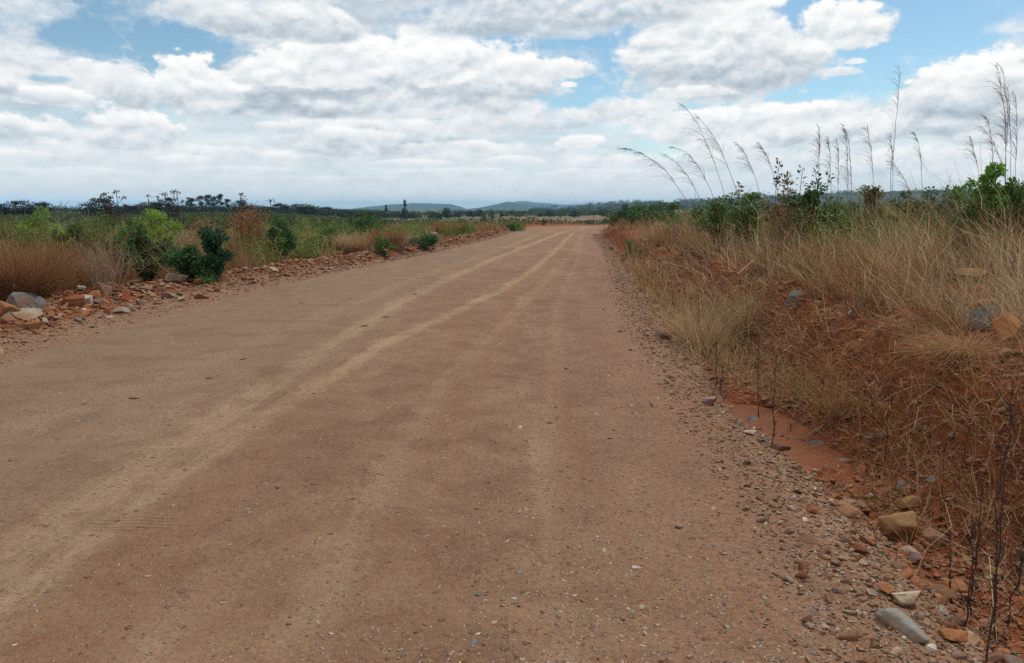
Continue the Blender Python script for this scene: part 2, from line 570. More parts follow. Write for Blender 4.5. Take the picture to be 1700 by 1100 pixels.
def m_grass(name, stops, trans=.3):
    m, t = material(name)
    col = t.ramp(t.attr('tint'), stops)
    n = t.noise(t.pos(), .55, 3, .6)
    col = t.mix(n.smooth(.45, .62) * .6, col, t.mix(1.0, col, (1.02, .70, .48), 'MULTIPLY'))
    n_ = t.noise(t.vadd(t.pos(), (7.0, 3.0, 0.0)), .38, 3, .6)
    col = t.mix(n_.smooth(.52, .66) * .28, col, t.mix(1.0, col, (.68, .82, .55), 'MULTIPLY'))
    b = t.node('ShaderNodeBsdfTranslucent')
    put(t.nt, b.inputs[0], col)
    x = t.node('ShaderNodeMixShader')
    x.inputs[0].default_value = trans
    t.nt.links.new(t.principled(col, .75, None, .2).k, x.inputs[1])
    t.nt.links.new(b.outputs[0], x.inputs[2])
    t.out(t.s(x.outputs[0]))
    return m


def m_bark(name):
    m, t = material(name)
    n = t.noise(t.objco(), 14.0, 4, .6)
    c = t.objcol()
    t.out(t.principled(t.mix(n, c, t.mix(1.0, c, (.5, .45, .42), 'MULTIPLY')), .9))
    return m


def m_soil(name, side):
    """red earth; the rubble verge is browner and stonier towards the road"""
    m, t = material(name)
    p = t.pos()
    e = t.attr('edge')
    n = t.noise(p, .8, 5, .6)
    n2 = t.noise(p, 6.0, 5, .62)
    n3 = t.noise(p, 34.0, 4, .65)
    red = t.ramp((n * .55 + n2 * .45), [(.3, (.115, .028, .010)), (.46, (.225, .058, .018)), (.6, (.295, .088, .028)), (.75, (.34, .14, .054))])
    brown = t.ramp((n2 * .6 + n * .4), [(.3, (.20, .10, .056)), (.55, (.32, .175, .10)), (.75, (.42, .26, .16))])
    col = t.mix((e + (n2 - .5) * .8).smooth(.35, .65), brown, red)
    v = t.voro(t.vadd(p, t.vmul(t.noise(p, 9.0, 2, .5, color=True), (.1, .1, .1))), 24.0, 'F1', 'Color')
    vd = t.voro(p, 24.0, 'F1', 'Distance')
    r, g, b = t.sep(v)
    peb = (r.smooth(.62, .7) * vd.smooth(.42, .30)) * (.9 - e * .35)
    col = t.mix(peb, col, t.ramp(g, [(0, (.20, .09, .05)), (.4, (.33, .20, .13)), (.75, (.38, .33, .27)), (1, (.26, .29, .28))]))
    crk = t.voro(t.vadd(p, t.vmul(t.noise(p, 5.0, 3, .6, color=True), (.25, .25, .25))), 9.0, 'F1', 'Distance')
    h = n2 * .7 + n3 * .4 + peb * .3 - crk * .5
    t.out(t.principled(col, .95, t.bump(h, 1.0, .10)))
    return m


def m_field(name, green):
    m, t = material(name)
    p = t.pos()
    d = t.sep(p)[1]
    n = t.noise(p, .35, 5, .6)
    n2 = t.noise(p, 3.0, 5, .62)
    n3 = t.noise(p, .02, 4, .6)
    near = t.ramp(n * .5 + n2 * .5, [(.32, (.10, .040, .018)), (.5, (.17, .09, .04)), (.62, (.13, .11, .035)), (.75, (.26, .16, .075))])
    far = t.ramp(n3 * .6 + n * .4, [(.35, (.055, .070, .024)), (.48, (.085, .092, .034)), (.60, (.12, .108, .044)), (.74, (.18, .125, .06))])
    xx, yy, _ = t.sep(p)
    q = xx / yy
    bare = t.noise(p, .028, 4, .6).smooth(.44, .56) * q.smooth(-.09, .0) * q.smooth(.17, .11)
    far = t.mix(bare * .9, far, t.ramp(n, [(.4, (.20, .085, .045)), (.6, (.33, .19, .12))]))
    col = t.mix(d.smooth(40, 90), near, far)
    t.out(t.principled(col, .95, t.bump(n2, .7, .08)))
    return m


def m_road():
    m, t = material('road_dirt')
    p = t.pos()
    x, y, z = t.sep(p)
    e = t.attr('edge')                    # 1 at the margins of the road, 0 in the middle
    n = t.noise(t.comb(x * 1.0, y * .35, 0.0), .8, 5, .6)
    n2 = t.noise(p, 3.2, 6, .62)
    n3 = t.noise(p, 28.0, 5, .68)
    n4 = t.noise(p, 130.0, 3, .7)
    mixn = n * .45 + n2 * .35 + n3 * .2
    col = t.ramp(mixn, [(.33, (.160, .080, .043)), (.46, (.230, .126, .072)), (.56, (.280, .163, .097)), (.70, (.365, .235, .148))])
    # reddish damp streaks along the direction of travel
    st = t.noise(t.comb(x * 2.2, y * .12, 3.0), 1.0, 5, .6)
    col = t.mix(st.smooth(.50, .66) * .55, col, (.245, .118, .062))
    # pale dust of the tyre tracks
    tot = None
    for k, (wd, am) in enumerate(((.25, 1.0), (.19, 1.0), (.32, .6), (.18, .40), (.14, .32))):
        o = t.attr('track%d' % k)
        q = (1.0 - ((o + (n2 - .5) * .34 + (n - .5) * .30).abs() / wd)).clamp()
        stri = t.noise(t.comb(o * 16.0, y * .55, k * 3.1), 1.0, 4, .6)
        q = q.smooth(.05, .85) * am * (stri * 2.4 - .35).clamp() * (n3 * .6 + n * 1.0 - .12).clamp()
        tot = q if tot is None else tot.max(q)
    col = t.mix((tot * .82).clamp(), col, (.44, .295, .175))
    # ridges pressed by tyre treads
    tr = t.attr('tread')
    trm = (tr + (n2 - .5) * 1.6).smooth(.35, .85)
    rib = ((y * 150.0 + x * 20.0 + n2 * 7.0).sin() * .5 + .5)
    col = t.mix(trm * .28, col, (.40, .23, .115))
    # the compacted left half is greyer
    col = t.mix((x + (n - .5) * 3.0 - y * .06).smooth(-1.2, -4.0) * .55, col, t.mix(n3, (.17, .112, .068), (.29, .205, .135)))
    # darker mottling
    mo = t.noise(t.vadd(p, t.vmul(t.noise(p, 2.5, 3, .6, color=True), (.5, .5, .1))), 1.7, 6, .68)
    col = t.mix(mo.smooth(.49, .60) * .42, col, t.mix(1.0, col, (.70, .62, .56), 'MULTIPLY'))
    col = t.mix(.75, col, t.mix(n3 * .6 + n4 * .4, (.55, .54, .53), (1.5, 1.48, 1.46)), 'MULTIPLY')
    # margins: redder, looser
    em = (e + (n2 - .5) * .5 + (n - .5) * .4).smooth(.3, .9)
    col = t.mix(em * .65, col, t.ramp(n3, [(.3, (.20, .085, .045)), (.55, (.30, .155, .088)), (.75, (.38, .235, .15))]))
    # embedded grit
    g1 = None
    h = n2 * .35 + n3 * .30 + n4 * .12
    for sc, th, am in ((46.0, .80, .8), (95.0, .72, .8), (24.0, .93, .7)):
        wob = t.vadd(p, t.vmul(t.noise(p, sc * 1.6, 3, .6, color=True), (1.1 / sc,) * 3))
        cc = t.sep(t.voro(wob, sc, 'F1', 'Color'))
        vd = t.voro(wob, sc, 'F1', 'Distance')
        lim = cc[0] + e * .22 + (n - .5) * .3
        mk = lim.smooth(th, th + .03) * vd.smooth(.40, .26)
        col = t.mix(mk * am, col, t.ramp(cc[1], [(0, (.13, .075, .048)), (.35, (.25, .16, .105)), (.7, (.36, .27, .19)), (.92, (.44, .38, .30)), (1, (.30, .28, .24))]))
        h = h + mk * (.4 * 20 / sc)
    h = h + rib * trm * (n3 * 1.6 - .45).clamp() * .4
    t.out(t.principled(col, .95, t.bump(h, 1.0, .06)))
    return m


M_ROCK, M_GRAVEL = m_rock(), m_gravel()
M_LEAF, M_BARK = m_leaf('foliage'), m_bark('bark')
M_DRYLEAF = m_leaf('dry_foliage', .8, .25)
M_ROAD, M_VERGE, M_BANK, M_FIELD = m_road(), m_soil('verge_soil', 0), m_soil('bank_soil', 1), m_field('field_soil', 0)

# ------------------------------------------------------------------ ground sheets (they share their borders)
ys = np.concatenate([np.linspace(-8, 1.6, 25)[:-1], 1.6 * np.exp(np.arange(0, 900) * .0078)])
ys = np.concatenate([ys[ys < 1900], [2400, 3200, 4500, 6500, 9000]])
TRK = [  # (y, x) of the dusty tyre tracks
    [(-8, -2.5), (3.6, -2.36), (5.4, -2.28), (9.7, -2.16), (16.6, -1.66), (24, -.75), (38, 1.2), (55, 3.6), (75, 7)],
    [(-8, -2.1), (4.2, -2.1), (5.9, -1.95), (9.24, -1.5), (15.4, -.24), (21, .6), (32, 1.85), (55, 4.3), (75, 7.6)],
    [(-8, -4.2), (5.5, -3.6), (7.85, -3.3), (10.7, -2.95), (18, -2.3), (28, -.9), (40, .6), (55, 2.2), (75, 6)],
    [(-8, -.9), (4.8, -.77), (7, -.66), (13.4, .2), (21, 1.2), (32, 2.6), (55, 4.9), (75, 8.2)],
    [(-8, .15), (4.8, .2), (7, .35), (13.4, .8), (21, 1.65), (32, 2.75), (55, 5.0), (75, 8.3)],
]
TREAD = [(500, 707, .30, .10), (300, 752, .24, .09), (225, 868, .26, .08)]


def sheet(name, cols, mat, attrs, kind='structure'):
    """cols(y) -> array of x for one row"""
    X = np.array([cols(y) for y in ys])
    Y = np.repeat(ys[:, None], X.shape[1], 1)
    Z = terrain_z(X, Y)
    n, m = X.shape
    i, j = np.meshgrid(np.arange(n - 1), np.arange(m - 1), indexing='ij')
    F = np.stack([i * m + j, i * m + j + 1, (i + 1) * m + j + 1, (i + 1) * m + j], -1).reshape(-1, 4)
    me = mesh_np(name, np.stack([X, Y, Z], -1).reshape(-1, 3), F, mat, True, {k: f(X, Y).ravel() for k, f in attrs.items()})
    return tag(link(name, me), kind=kind)


def tread(X, Y):
    t = np.zeros_like(X)
    for u, v, a, b in TREAD:
        c = ground(u, v)
        t = np.maximum(t, np.exp(-(((X - c[0]) / a) ** 2 + ((Y - c[1]) / (b * 1.6)) ** 2) ** 1.5))
    return t


ra = {'track%d' % k: (lambda X, Y, T=T: X - np.interp(Y, [a for a, _ in T], [b for _, b in T])) for k, T in enumerate(TRK)}
ra['tread'] = tread
ra['edge'] = lambda X, Y: np.clip(1 - np.minimum((xr(Y) - X) / (.9 + 1.0 * (Y < 14)), (X - xl(Y)) / .6), 0, 1)
sheet('road', lambda y: np.linspace(xl(y), xr(y), 130), M_ROAD, ra)
sheet('road_verge', lambda y: xl(y) - np.linspace(3.6, 0, 80), M_VERGE, {'edge': lambda X, Y: sst(.2, 1.5, (xl(Y) - X) + sst(15, 25, Y) * .5)})
sheet('earth_bank', lambda y: xr(y) + np.concatenate([np.linspace(0, 2.3, 100), np.linspace(2.36, 4.2, 26)]), M_BANK, {'edge': lambda X, Y: sst(.15, .75, X - xr(Y))})
sheet('ground', lambda y: xr(y) + 4.2 + np.concatenate([[0], .12 * 1.11 ** np.arange(95)]), M_FIELD, {})
o = sheet('ground', lambda y: xl(y) - 3.6 - np.concatenate([[0], .12 * 1.11 ** np.arange(95)])[::-1], M_FIELD, {})

# muddy water lying in the ditch
m, t = material('muddy_water')
n = t.noise(t.pos(), 2.2, 3, .5)
t.out(t.principled(t.mix(n, (.145, .048, .017), (.225, .075, .024)), .5, t.bump(t.noise(t.pos(), 22.0, 4, .6), .25, .01), .12))
b = Bag()
th = np.linspace(0, 2 * math.pi, 64, endpoint=False)
rr = 1 + .22 * np.sin(th * 3 + 1) + .12 * np.sin(th * 7)
P = np.c_[2.24 + .52 * rr * np.cos(th), 6.5 + 1.7 * rr * np.sin(th), np.full(64, -.322)]
V = np.r_[P, [[2.22, 6.5, -.322]]]
b.add(V, np.c_[np.arange(64), (np.arange(64) + 1) % 64, np.full(64, 64)])
tag(link('puddle', b.mesh('puddle', m)), kind='structure')

# ------------------------------------------------------------------ stones
def icosphere(sub):
    import bmesh
    bm = bmesh.new()
    bmesh.ops.create_icosphere(bm, subdivisions=sub, radius=1.0)
    V = np.array([v.co[:] for v in bm.verts])
    F = np.array([[v.index for v in f.verts] for f in bm.faces])
    bm.free()
    return V, F


ICO = {k: icosphere(k) for k in (1, 2, 3, 4)}


def rock_verts(seed, sub=3, cuts=9, lo=.55, hi=.9, rough=.05, dims=(1, .8, .6)):
    r = np.random.RandomState(seed)
    V, F = ICO[sub]
    V = V.copy()
    N = r.normal(size=(cuts, 3))
    N /= np.linalg.norm(N, axis=1)[:, None]
    for n in N:
        d = r.uniform(lo, hi)
        k = V @ n - d
        V -= np.where(k > 0, k, 0)[:, None] * n * .97
    V += rough * np.stack([fbm(V[:, (i + 1) % 3] * 3 + seed, V[:, (i + 2) % 3] * 3 + i * 9, 3, seed % 50) for i in range(3)], 1)
    V *= np.array(dims) / np.abs(V).max(axis=0)
    return V, F


ROCK_ME = []
for k in range(14):
    r = np.random.RandomState(300 + k)
    V, F = rock_verts(200 + k, 3, r.randint(12, 18), .32, .66, .045, (1, r.uniform(.6, .95), r.uniform(.35, .75)))
    ROCK_ME.append(mesh_np('stone', V, F, M_ROCK))
SMALL_ME = []
for k in range(16):
    r = np.random.RandomState(500 + k)
    V, F = rock_verts(400 + k, 2, r.randint(9, 15), .28, .62, .05, (1, r.uniform(.45, .9), r.uniform(.22, .5)))
    SMALL_ME.append(mesh_np('stone', V, F, M_ROCK))

TONE = {'rust': (.28, .085, .032), 'orange': (.36, .145, .055), 'ochre': (.34, .20, .08), 'beige': (.46, .36, .25), 'pale': (.55, .48, .38),
        'brown': (.24, .135, .085), 'slate': (.15, .175, .175), 'grey': (.29, .265, .22), 'dark': (.10, .055, .035), 'mauve': (.30, .20, .165), 'white': (.62, .58, .50)}

# rocks that stand out: u, v of the middle of their foot in the photograph, width in pixels, proportions, tone, turn, tilt, label
ROCKS = [
    (1508, 902, 84, (1, .8, .85), 'ochre', .4, (0, 0), 'big ochre yellow boulder lying in the ditch bed'),
    (1553, 905, 52, (1, .8, .75), 'brown', 1.4, (0, 0), 'dark brown block leaning behind the big yellow boulder'),
    (1475, 878, 30, (1, .8, .6), 'grey', .8, (0, 0), 'small grey stone wedged left of the big yellow boulder'),
    (1520, 845, 62, (1, .5, .35), 'ochre', .1, (.2, 0), 'flat ochre slab just behind the big yellow boulder'),
    (1518, 935, 46, (1, .8, .6), 'mauve', 2.1, (0, 0), 'mottled brown rock in front of the big yellow boulder'),
    (1488, 1046, 132, (1, .34, .30), 'grey', -.95, (0, .1), 'long smooth grey slab at the road edge in the foreground'),
    (1508, 1008, 64, (1, .75, .6), 'beige', .5, (.15, .1), 'beige split rock with a pale top behind the long grey slab'),
    (1478, 990, 46, (1, .7, .6), 'orange', 1.2, (0, 0), 'rust orange rock behind the beige split rock'),
    (1582, 1066, 58, (1, .7, .5), 'orange', -.5, (.1, 0), 'flat reddish rock on wet mud in the bottom corner'),
    (1490, 1088, 30, (1, .7, .45), 'beige', .3, (0, 0), 'pale stone on the gravel below the long grey slab'),
    (1548, 1083, 26, (1, .8, .5), 'pale', 1.0, (0, 0), 'cream pebble between the grey slab and the flat reddish rock'),
    (1425, 918, 44, (1, .5, .5), 'rust', -.3, (0, 0), 'rust red block on the gutter edge left of the yellow boulder'),
    (1103, 562, 32, (1, .7, .6), 'mauve', -.2, (0, 0), 'smooth mauve brown cobble alone on the right road edge'),
    (1218, 580, 30, (1, .5, .95), 'orange', .2, (.3, 0), 'bright orange upright rock under the drooping grass'),
    (1250, 707, 28, (1, .8, .65), 'slate', .7, (0, 0), 'blue grey stone standing in the muddy puddle'),
    (1295, 748, 44, (1, .45, .32), 'dark', -.15, (0, 0), 'dark broken clod at the near end of the puddle'),
    (1245, 722, 28, (1, .8, .5), 'pale', .2, (0, 0), 'pale stone at the road side rim of the puddle'),
    (1180, 672, 34, (1, .75, .6), 'mauve', 1.1, (0, 0), 'crumbly pinkish stone on the rim above the puddle'),
    (1360, 718, 20, (1, .8, .6), 'slate', .2, (0, 0), 'small slate blue stone at the far side of the puddle'),
    (1358, 742, 30, (1, .7, .35), 'slate', -.2, (0, 0), 'flat slate blue stone at the muddy puddle outlet'),
    (1530, 712, 30, (1, .7, .95), 'ochre', .3, (0, 0), 'square ochre block low on the red bank'),
    (1460, 735, 56, (1, .35, .22), 'grey', .25, (.1, .1), 'thin grey slab lying between dead stalks in the ditch'),
    (1405, 770, 42, (1, .7, .3), 'grey', .1, (0, 0), 'flat greenish grey stone in the ditch below the thin slab'),
    (1502, 810, 36, (1, .6, .5), 'slate', .4, (0, 0), 'slate blue rock in the ditch beyond the yellow boulder'),
    (1550, 800, 30, (1, .5, .35), 'slate', -.3, (0, 0), 'narrow pale blue stone right of the slate rock'),
    (1578, 830, 22, (1, .7, .6), 'orange', .9, (0, 0), 'little orange stone right of the ochre slab'),
    (1655, 960, 48, (1, .8, .6), 'ochre', .2, (0, 0), 'dull ochre rock behind the black stalks near the right border'),
    (1620, 978, 40, (1, .7, .5), 'brown', 1.7, (0, 0), 'brown rock behind the black stalks beside the dull ochre one'),
    (1690, 1010, 34, (1, .8, .6), 'rust', .7, (0, 0), 'red stone at the right border below the dull ochre rock'),
    (1622, 468, 96, (1, .7, .30), 'ochre', -.1, (.12, .05), 'broad flat sandstone slab in the dry grass on the bank'),
    (1652, 512, 66, (1, .7, .5), 'orange', .3, (0, 0), 'orange rock in the dry grass above the slate boulder'),
    (1637, 545, 62, (1, .8, .85), 'slate', .9, (0, 0), 'dark slate blue boulder at the top of the bank'),
    (1682, 560, 84, (1, .55, .75), 'orange', .7, (0, -.5), 'large tilted orange slab right of the slate boulder'),
    (1672, 590, 42, (1, .5, .45), 'ochre', .45, (0, -.3), 'pointed ochre rock below the tilted orange slab'),
    (1328, 500, 50, (1, .6, .5), 'slate', -.1, (0, 0), 'dark grey rock jutting from the lip of the bank under grass'),
    (1298, 472, 18, (1, .8, .8), 'rust', .5, (0, 0), 'small red clod on the lip left of the jutting grey rock'),
    (1413, 524, 9, (1, .8, 1), 'white', .1, (0, 0), 'tiny white stone on the lip of the red bank'),
    (1128, 877, 20, (1, .7, .6), 'mauve', .4, (0, 0), 'small grey brown stone alone on the gravel of the road'),
    (1058, 945, 20, (1, .7, .3), 'pale', .4, (0, 0), 'flat pale stone pressed in the road surface'),
    (1350, 852, 26, (1, .8, .6), 'rust', .4, (0, 0), 'rounded brick red stone on the right gravel edge'),
    (1338, 866, 18, (1, .9, .7), 'white', .9, (0, 0), 'whitish stone touching the brick red one on the gravel edge'),
    (10, 528, 54, (1, .7, .8), 'orange', .6, (0, 0), 'orange boulder at the left border of the photo'),
    (30, 512, 62, (1, .8, .6), 'slate', .3, (0, 0), 'dark slate boulder behind the orange boulder at the left border'),
    (32, 530, 54, (1, .7, .55), 'beige', .2, (0, 0), 'rounded beige boulder in front of the dark slate boulder'),
    (5, 536, 34, (1, .7, .6), 'brown', .9, (0, 0), 'brown rock cut by the left border below the orange boulder'),
    (38, 511, 40, (1, .7, .6), 'ochre', -.3, (0, .3), 'tilted tan slab right of the dark slate boulder'),
    (57, 521, 28, (1, .7, .5), 'grey', .1, (0, 0), 'grey stone right of the rounded beige boulder'),
    (42, 547, 52, (1, .5, .35), 'orange', -.1, (0, 0), 'flat orange rock below the rounded beige boulder'),
    (38, 488, 30, (1, .7, .5), 'mauve', .5, (0, 0), 'pinkish grey rock behind the tilted tan slab'),
    (116, 508, 40, (1, .8, .65), 'rust', .5, (0, 0), 'dark rust boulder in the left rubble heap'),
    (136, 476, 26, (1, .6, .6), 'rust', .1, (0, 0), 'red clod at the back of the left rubble heap'),
    (172, 490, 40, (1, .6, .9), 'brown', -.6, (0, .5), 'tan topped boulder leaning at the right end of the left rubble heap'),
    (160, 485, 34, (1, .4, .35), 'rust', -.2, (0, 0), 'flat red slab lying across the left rubble heap'),
    (152, 500, 28, (1, .8, .8), 'orange', .2, (0, 0), 'orange brown rock in the middle of the left rubble heap'),
    (142, 508, 22, (1, .7, 1), 'pale', .4, (0, 0), 'pale grey stone in front of the orange brown rock'),
    (135, 483, 14, (1, .9, .8), 'white', .4, (0, 0), 'whitish stone on top of the left rubble heap'),
    (138, 519, 16, (1, .8, .7), 'pale', 1.4, (0, 0), 'pale stone at the foot of the left rubble heap'),
    (165, 505, 28, (1, .6, .5), 'mauve', .6, (0, .2), 'mauve rock under the leaning tan topped boulder'),
    (196, 521, 30, (1, .7, .45), 'grey', .3, (0, 0), 'greenish grey flat stone in front of the left rubble heap'),
    (182, 528, 13, (1, .7, .4), 'white', .3, (0, 0), 'white chip of stone below the greenish grey flat stone'),
    (75, 519, 20, (1, .7, .7), 'orange', .3, (0, 0), 'small orange rock between the grey stone and the rubble heap'),
    (288, 470, 52, (1, .55, .42), 'pale', -.05, (0, .08), 'large pale flat topped boulder below the dark green shrubs'),
    (331, 472, 22, (1, .8, .7), 'orange', .2, (0, 0), 'rounded orange rock right of the large pale boulder'),
    (303, 481, 18, (1, .7, .5), 'beige', .8, (0, 0), 'beige stone leaning on the large pale boulder'),
    (350, 468, 14, (1, .8, .6), 'ochre', .2, (0, 0), 'ochre stone beside the low sprig of leaves'),
    (390, 437, 20, (1, .7, .6), 'pale', .2, (0, 0), 'whitish rounded boulder at the foot of the brown dry weeds'),
    (298, 500, 18, (1, .7, .5), 'beige', 1.2, (0, 0), 'beige stone on the gravel below the large pale boulder'),
    (637, 420, 18, (1, .7, .6), 'pale', .2, (0, 0), 'pale boulder on the verge past the blond grass tuft'),
    (718, 392, 26, (1, .5, .4), 'grey', .1, (0, 0), 'flat grey boulder on the far red verge'),
    (1014, 414, 12, (1, .8, .7), 'beige', .1, (0, 0), 'beige stone on the far right road edge'),
]
taken = []
for k, (u, v, wpx, prop, tone, rz, tilt, lab) in enumerate(ROCKS):
    c = ground(u, v)
    wd = wpx / FPX * c[1]
    V, F = rock_verts(700 + k, 4, 13 + k % 6, .34, .70, .05, (1, prop[1], prop[2]))
    r_ = np.random.RandomState(k)
    col = np.array(TONE[tone]) * r_.uniform(.8, 1.1)
    hz = wd / 2 * prop[2]
    yb = c[1] + wd / 2 * prop[1] * .6
    o = link('rock', mesh_np('rock', V * (wd / 2), F, M_ROCK), None, (c[0], yb, gz(c[0], yb) + hz * (.62 if k == 0 else .45)), (tilt[0], tilt[1], rz), None, col)
    tag(o, lab, 'rock')
    taken.append((c[0], yb, wd / 2))
TK = np.array(taken)

# loose stones one can count on both sides of the road
def clear_of(x, y, r): return not (np.hypot(TK[:, 0] - x, TK[:, 1] - y) < TK[:, 2] * .9 + r).any()


cand = []
for k in range(2600):
    y = math.exp(rng.uniform(math.log(6.5), math.log(60)))
    vw = 2.2 * (1 - float(sst(12, 20, y))) + 1.25
    t = rng.beta(1.6, 1.6) * vw
    size = min(rng.lognormal(-2.55, .55), .34)
    cand.append((float(xl(y)) - .1 - t, y, size, 'left'))
for k in range(3400):
    y = math.exp(rng.uniform(math.log(2.3), math.log(45)))
    s = rng.normal(.28, .30) if y < 9 else rng.normal(.12, .25)
    if s < -.35 or s > 1.15: continue
    size = min(rng.lognormal(-3.5, .45), .10)
    cand.append((float(xr(y)) + s, y, size, 'right'))
GR = {'left': ('left', 'loose stones in the left rubble strip'), 'right': ('right', 'loose stones along the right gutter')}
TONES = [('rust', 'rusty red', .28), ('orange', 'orange', .12), ('brown', 'brown', .22), ('beige', 'beige', .16), ('pale', 'pale cream', .09), ('mauve', 'mauve grey', .10), ('slate', 'slate blue', .03)]
WHERE = {('left', 0): 'in the red rubble left of the road before the pale boulder', ('left', 1): 'on the left verge beyond the dark green shrubs',
         ('right', 0): 'on the right gutter edge nearer than the puddle', ('right', 1): 'on the right gutter edge beyond the puddle'}
n_side = {'left': 0, 'right': 0}
rest = []
cand.sort(key=lambda c: -c[2] / c[1])
for x, y, size, side in cand:
    if not clear_of(x, y, size * .5) or abs(x / y) > .68: continue
    big = n_side[side] < (110 if side == 'left' else 120)
    if not big:
        rest.append((x, y, size))
        continue
    n_side[side] += 1
    k = rng.choice(len(TONES), p=[a[2] for a in TONES])
    tone, word, _ = TONES[k]
    col = (np.array(TONE[tone]) * .7 + np.array((.36, .225, .14)) * .3) * rng.uniform(.8, 1.2)
    me = (ROCK_ME if size / y > .012 else SMALL_ME)[rng.randint(14)]
    a = size / 2
    o = link('stone', me, None, (x, y, gz(x, y) + a * rng.uniform(.0, .3)), (rng.uniform(-.3, .3), rng.uniform(-.3, .3), rng.uniform(0, 6.28)), (a, a, a), col)
    far = (y > 17) if side == 'left' else (y > 7.5)
    tag(o, '%s stone %s' % (word, WHERE[(side, int(far))]), 'stone', '%s stones %s' % (word, WHERE[(side, int(far))]))


# gravel: too many to count
def scatter_stones(name, pts, cols, mat, sub=1, embed=.2, flat=1.0):
    """pts (n,3): x, y, size"""
    tmpl = []
    for k in range(10):
        r = np.random.RandomState(900 + k)
        tmpl.append(rock_verts(800 + k, sub, 10, .25, .55, .03, (1, r.uniform(.4, .85), r.uniform(.18, .5))))
    n = len(pts)
    z = terrain_z(pts[:, 0], pts[:, 1])
    VV, FF, CC, off = [], [], [], 0
    pick = rng.randint(0, 10, n)
    for k in range(10):
        ix = np.where(pick == k)[0]
        if not len(ix): continue
        V, F = tmpl[k]
        m = len(ix)
        a = rng.uniform(0, 6.28, m)
        b = rng.normal(0, .25, m)
        c, s = np.cos(a), np.sin(a)
        P = np.repeat(V[None], m, 0) * (pts[ix, 2] / 2)[:, None, None]
        P[..., 2] *= flat
        P[..., 2] += P[..., 0] * np.sin(b)[:, None]
        X = P[..., 0] * c[:, None] - P[..., 1] * s[:, None] + pts[ix, 0][:, None]
        Yq = P[..., 0] * s[:, None] + P[..., 1] * c[:, None] + pts[ix, 1][:, None]
        Zq = P[..., 2] + (z[ix] + pts[ix, 2] * embed * .5 * flat)[:, None]
        VV.append(np.stack([X, Yq, Zq], -1).reshape(-1, 3))
        FF.append((F[None] + (np.arange(m) * len(V))[:, None, None] + off).reshape(-1, 3))
        CC.append(np.repeat(cols[ix], len(V), 0))
        off += m * len(V)
    me = mesh_np(name, np.concatenate(VV), np.concatenate(FF), mat, False, {'col': np.concatenate(CC)})
    return tag(link(name, me), kind='stuff')


PAL0 = np.array([TONE[t[0]] for t in TONES] + [TONE['ochre'], TONE['grey']]) * .6 + np.array((.35, .21, .13)) * .4
PAL = PAL0
def pick_cols(n, p):
    p = np.array(p, float)
    return PAL[rng.choice(len(PAL), n, p=p / p.sum())] * rng.uniform(.7, 1.15, (n, 1))


rest = np.array(rest)
n = 9000
y = np.exp(rng.uniform(math.log(5), math.log(62), n))
vw = 2.3 * (1 - sst(12, 20, y)) + 1.3
lp = np.c_[xl(y) + .25 - rng.beta(1.3, 1.8, n) * vw, y, np.minimum(rng.lognormal(-3.75, .5, n), .12) * (1 + y / 40)]
n = 22000
y = np.exp(rng.uniform(math.log(1.9), math.log(50), n))
s = np.where(rng.rand(n) < .6, rng.normal(.12, .24, n), rng.uniform(-.3, 1.5, n))
rp = np.c_[xr(y) + s, y, np.minimum(rng.lognormal(-4.35, .5, n), .06) * (1 + y / 22)]
allp = np.concatenate([rest, lp, rp])
n = 15000
y = np.exp(rng.uniform(math.log(2.6), math.log(30), n))
s = rng.uniform(.3, 2.1, n) * (1 - .35 * sst(9, 26, y))
dp = np.c_[xr(y) + s, y, np.minimum(rng.lognormal(-3.45, .62, n), .17) * (1 + y / 30)]
dp = dp[((dp[:, 0] - 2.22) / .42) ** 2 + ((dp[:, 1] - 6.5) / 1.4) ** 2 > 1.0]
n = 15000
y = np.exp(rng.uniform(math.log(7), math.log(60), n))
vw = 2.3 * (1 - sst(12, 20, y)) + 1.4
t_ = (.12 + .85 * rng.beta(1.8, 1.5, n)) * vw
lq = np.c_[xl(y) - t_, y, np.minimum(rng.lognormal(-2.95, .6, n), .26) * (1 + y / 60)]
lq = lq[rng.rand(n) < .25 + 1.2 * vnoise(lq[:, 0] * .9, lq[:, 1] * .5, 88)]
lc = pick_cols(len(lq), [.42, .2, .24, .10, .04, .14, .03, .12, .05]) * np.array([1.0, .88, .78])
scatter_stones('rubble', lq, lc, M_GRAVEL, 2, .15)
scatter_stones('rubble', dp, pick_cols(len(dp), [.40, .24, .22, .08, .02, .10, .05, .20, .04]) * np.array([1.0, .86, .75]), M_GRAVEL, 2, .12)
scatter_stones('gravel', allp, pick_cols(len(allp), [.24, .10, .28, .20, .11, .06, .015, .05, .05]), M_GRAVEL, 1, .25)
# grit lying on the road itself, thicker towards its right margin
n = 62000
y = 1.9 * np.exp(rng.rand(n) ** 1.3 * math.log(14))
f = np.where(rng.rand(n) < .6, 1 - np.abs(rng.normal(0, .17, n)), rng.rand(n))
keep = (f > 0) & (f < 1)
x = xl(y) + f * (xr(y) - xl(y))
cl = vnoise(x * 1.1, y * .7, 71) * .65 + vnoise(x * 3.5, y * 2.5, 72) * .35
keep &= (rng.rand(n) < sst(.38, .70, cl) + .12) & (np.abs(x / y) < .75)
pt = np.c_[x, y, np.minimum(rng.lognormal(-4.75, .62, n), .06) * (1 + y / 25)][keep]
PAL = PAL0 / .6 * .8 - np.array((.35, .21, .13)) * (.4 / .6 * .8 - .2)
scatter_stones('road_grit', pt, pick_cols(len(pt), [.10, .05, .26, .28, .20, .08, .02, .03, .08]), M_GRAVEL, 1, -.1, .7)

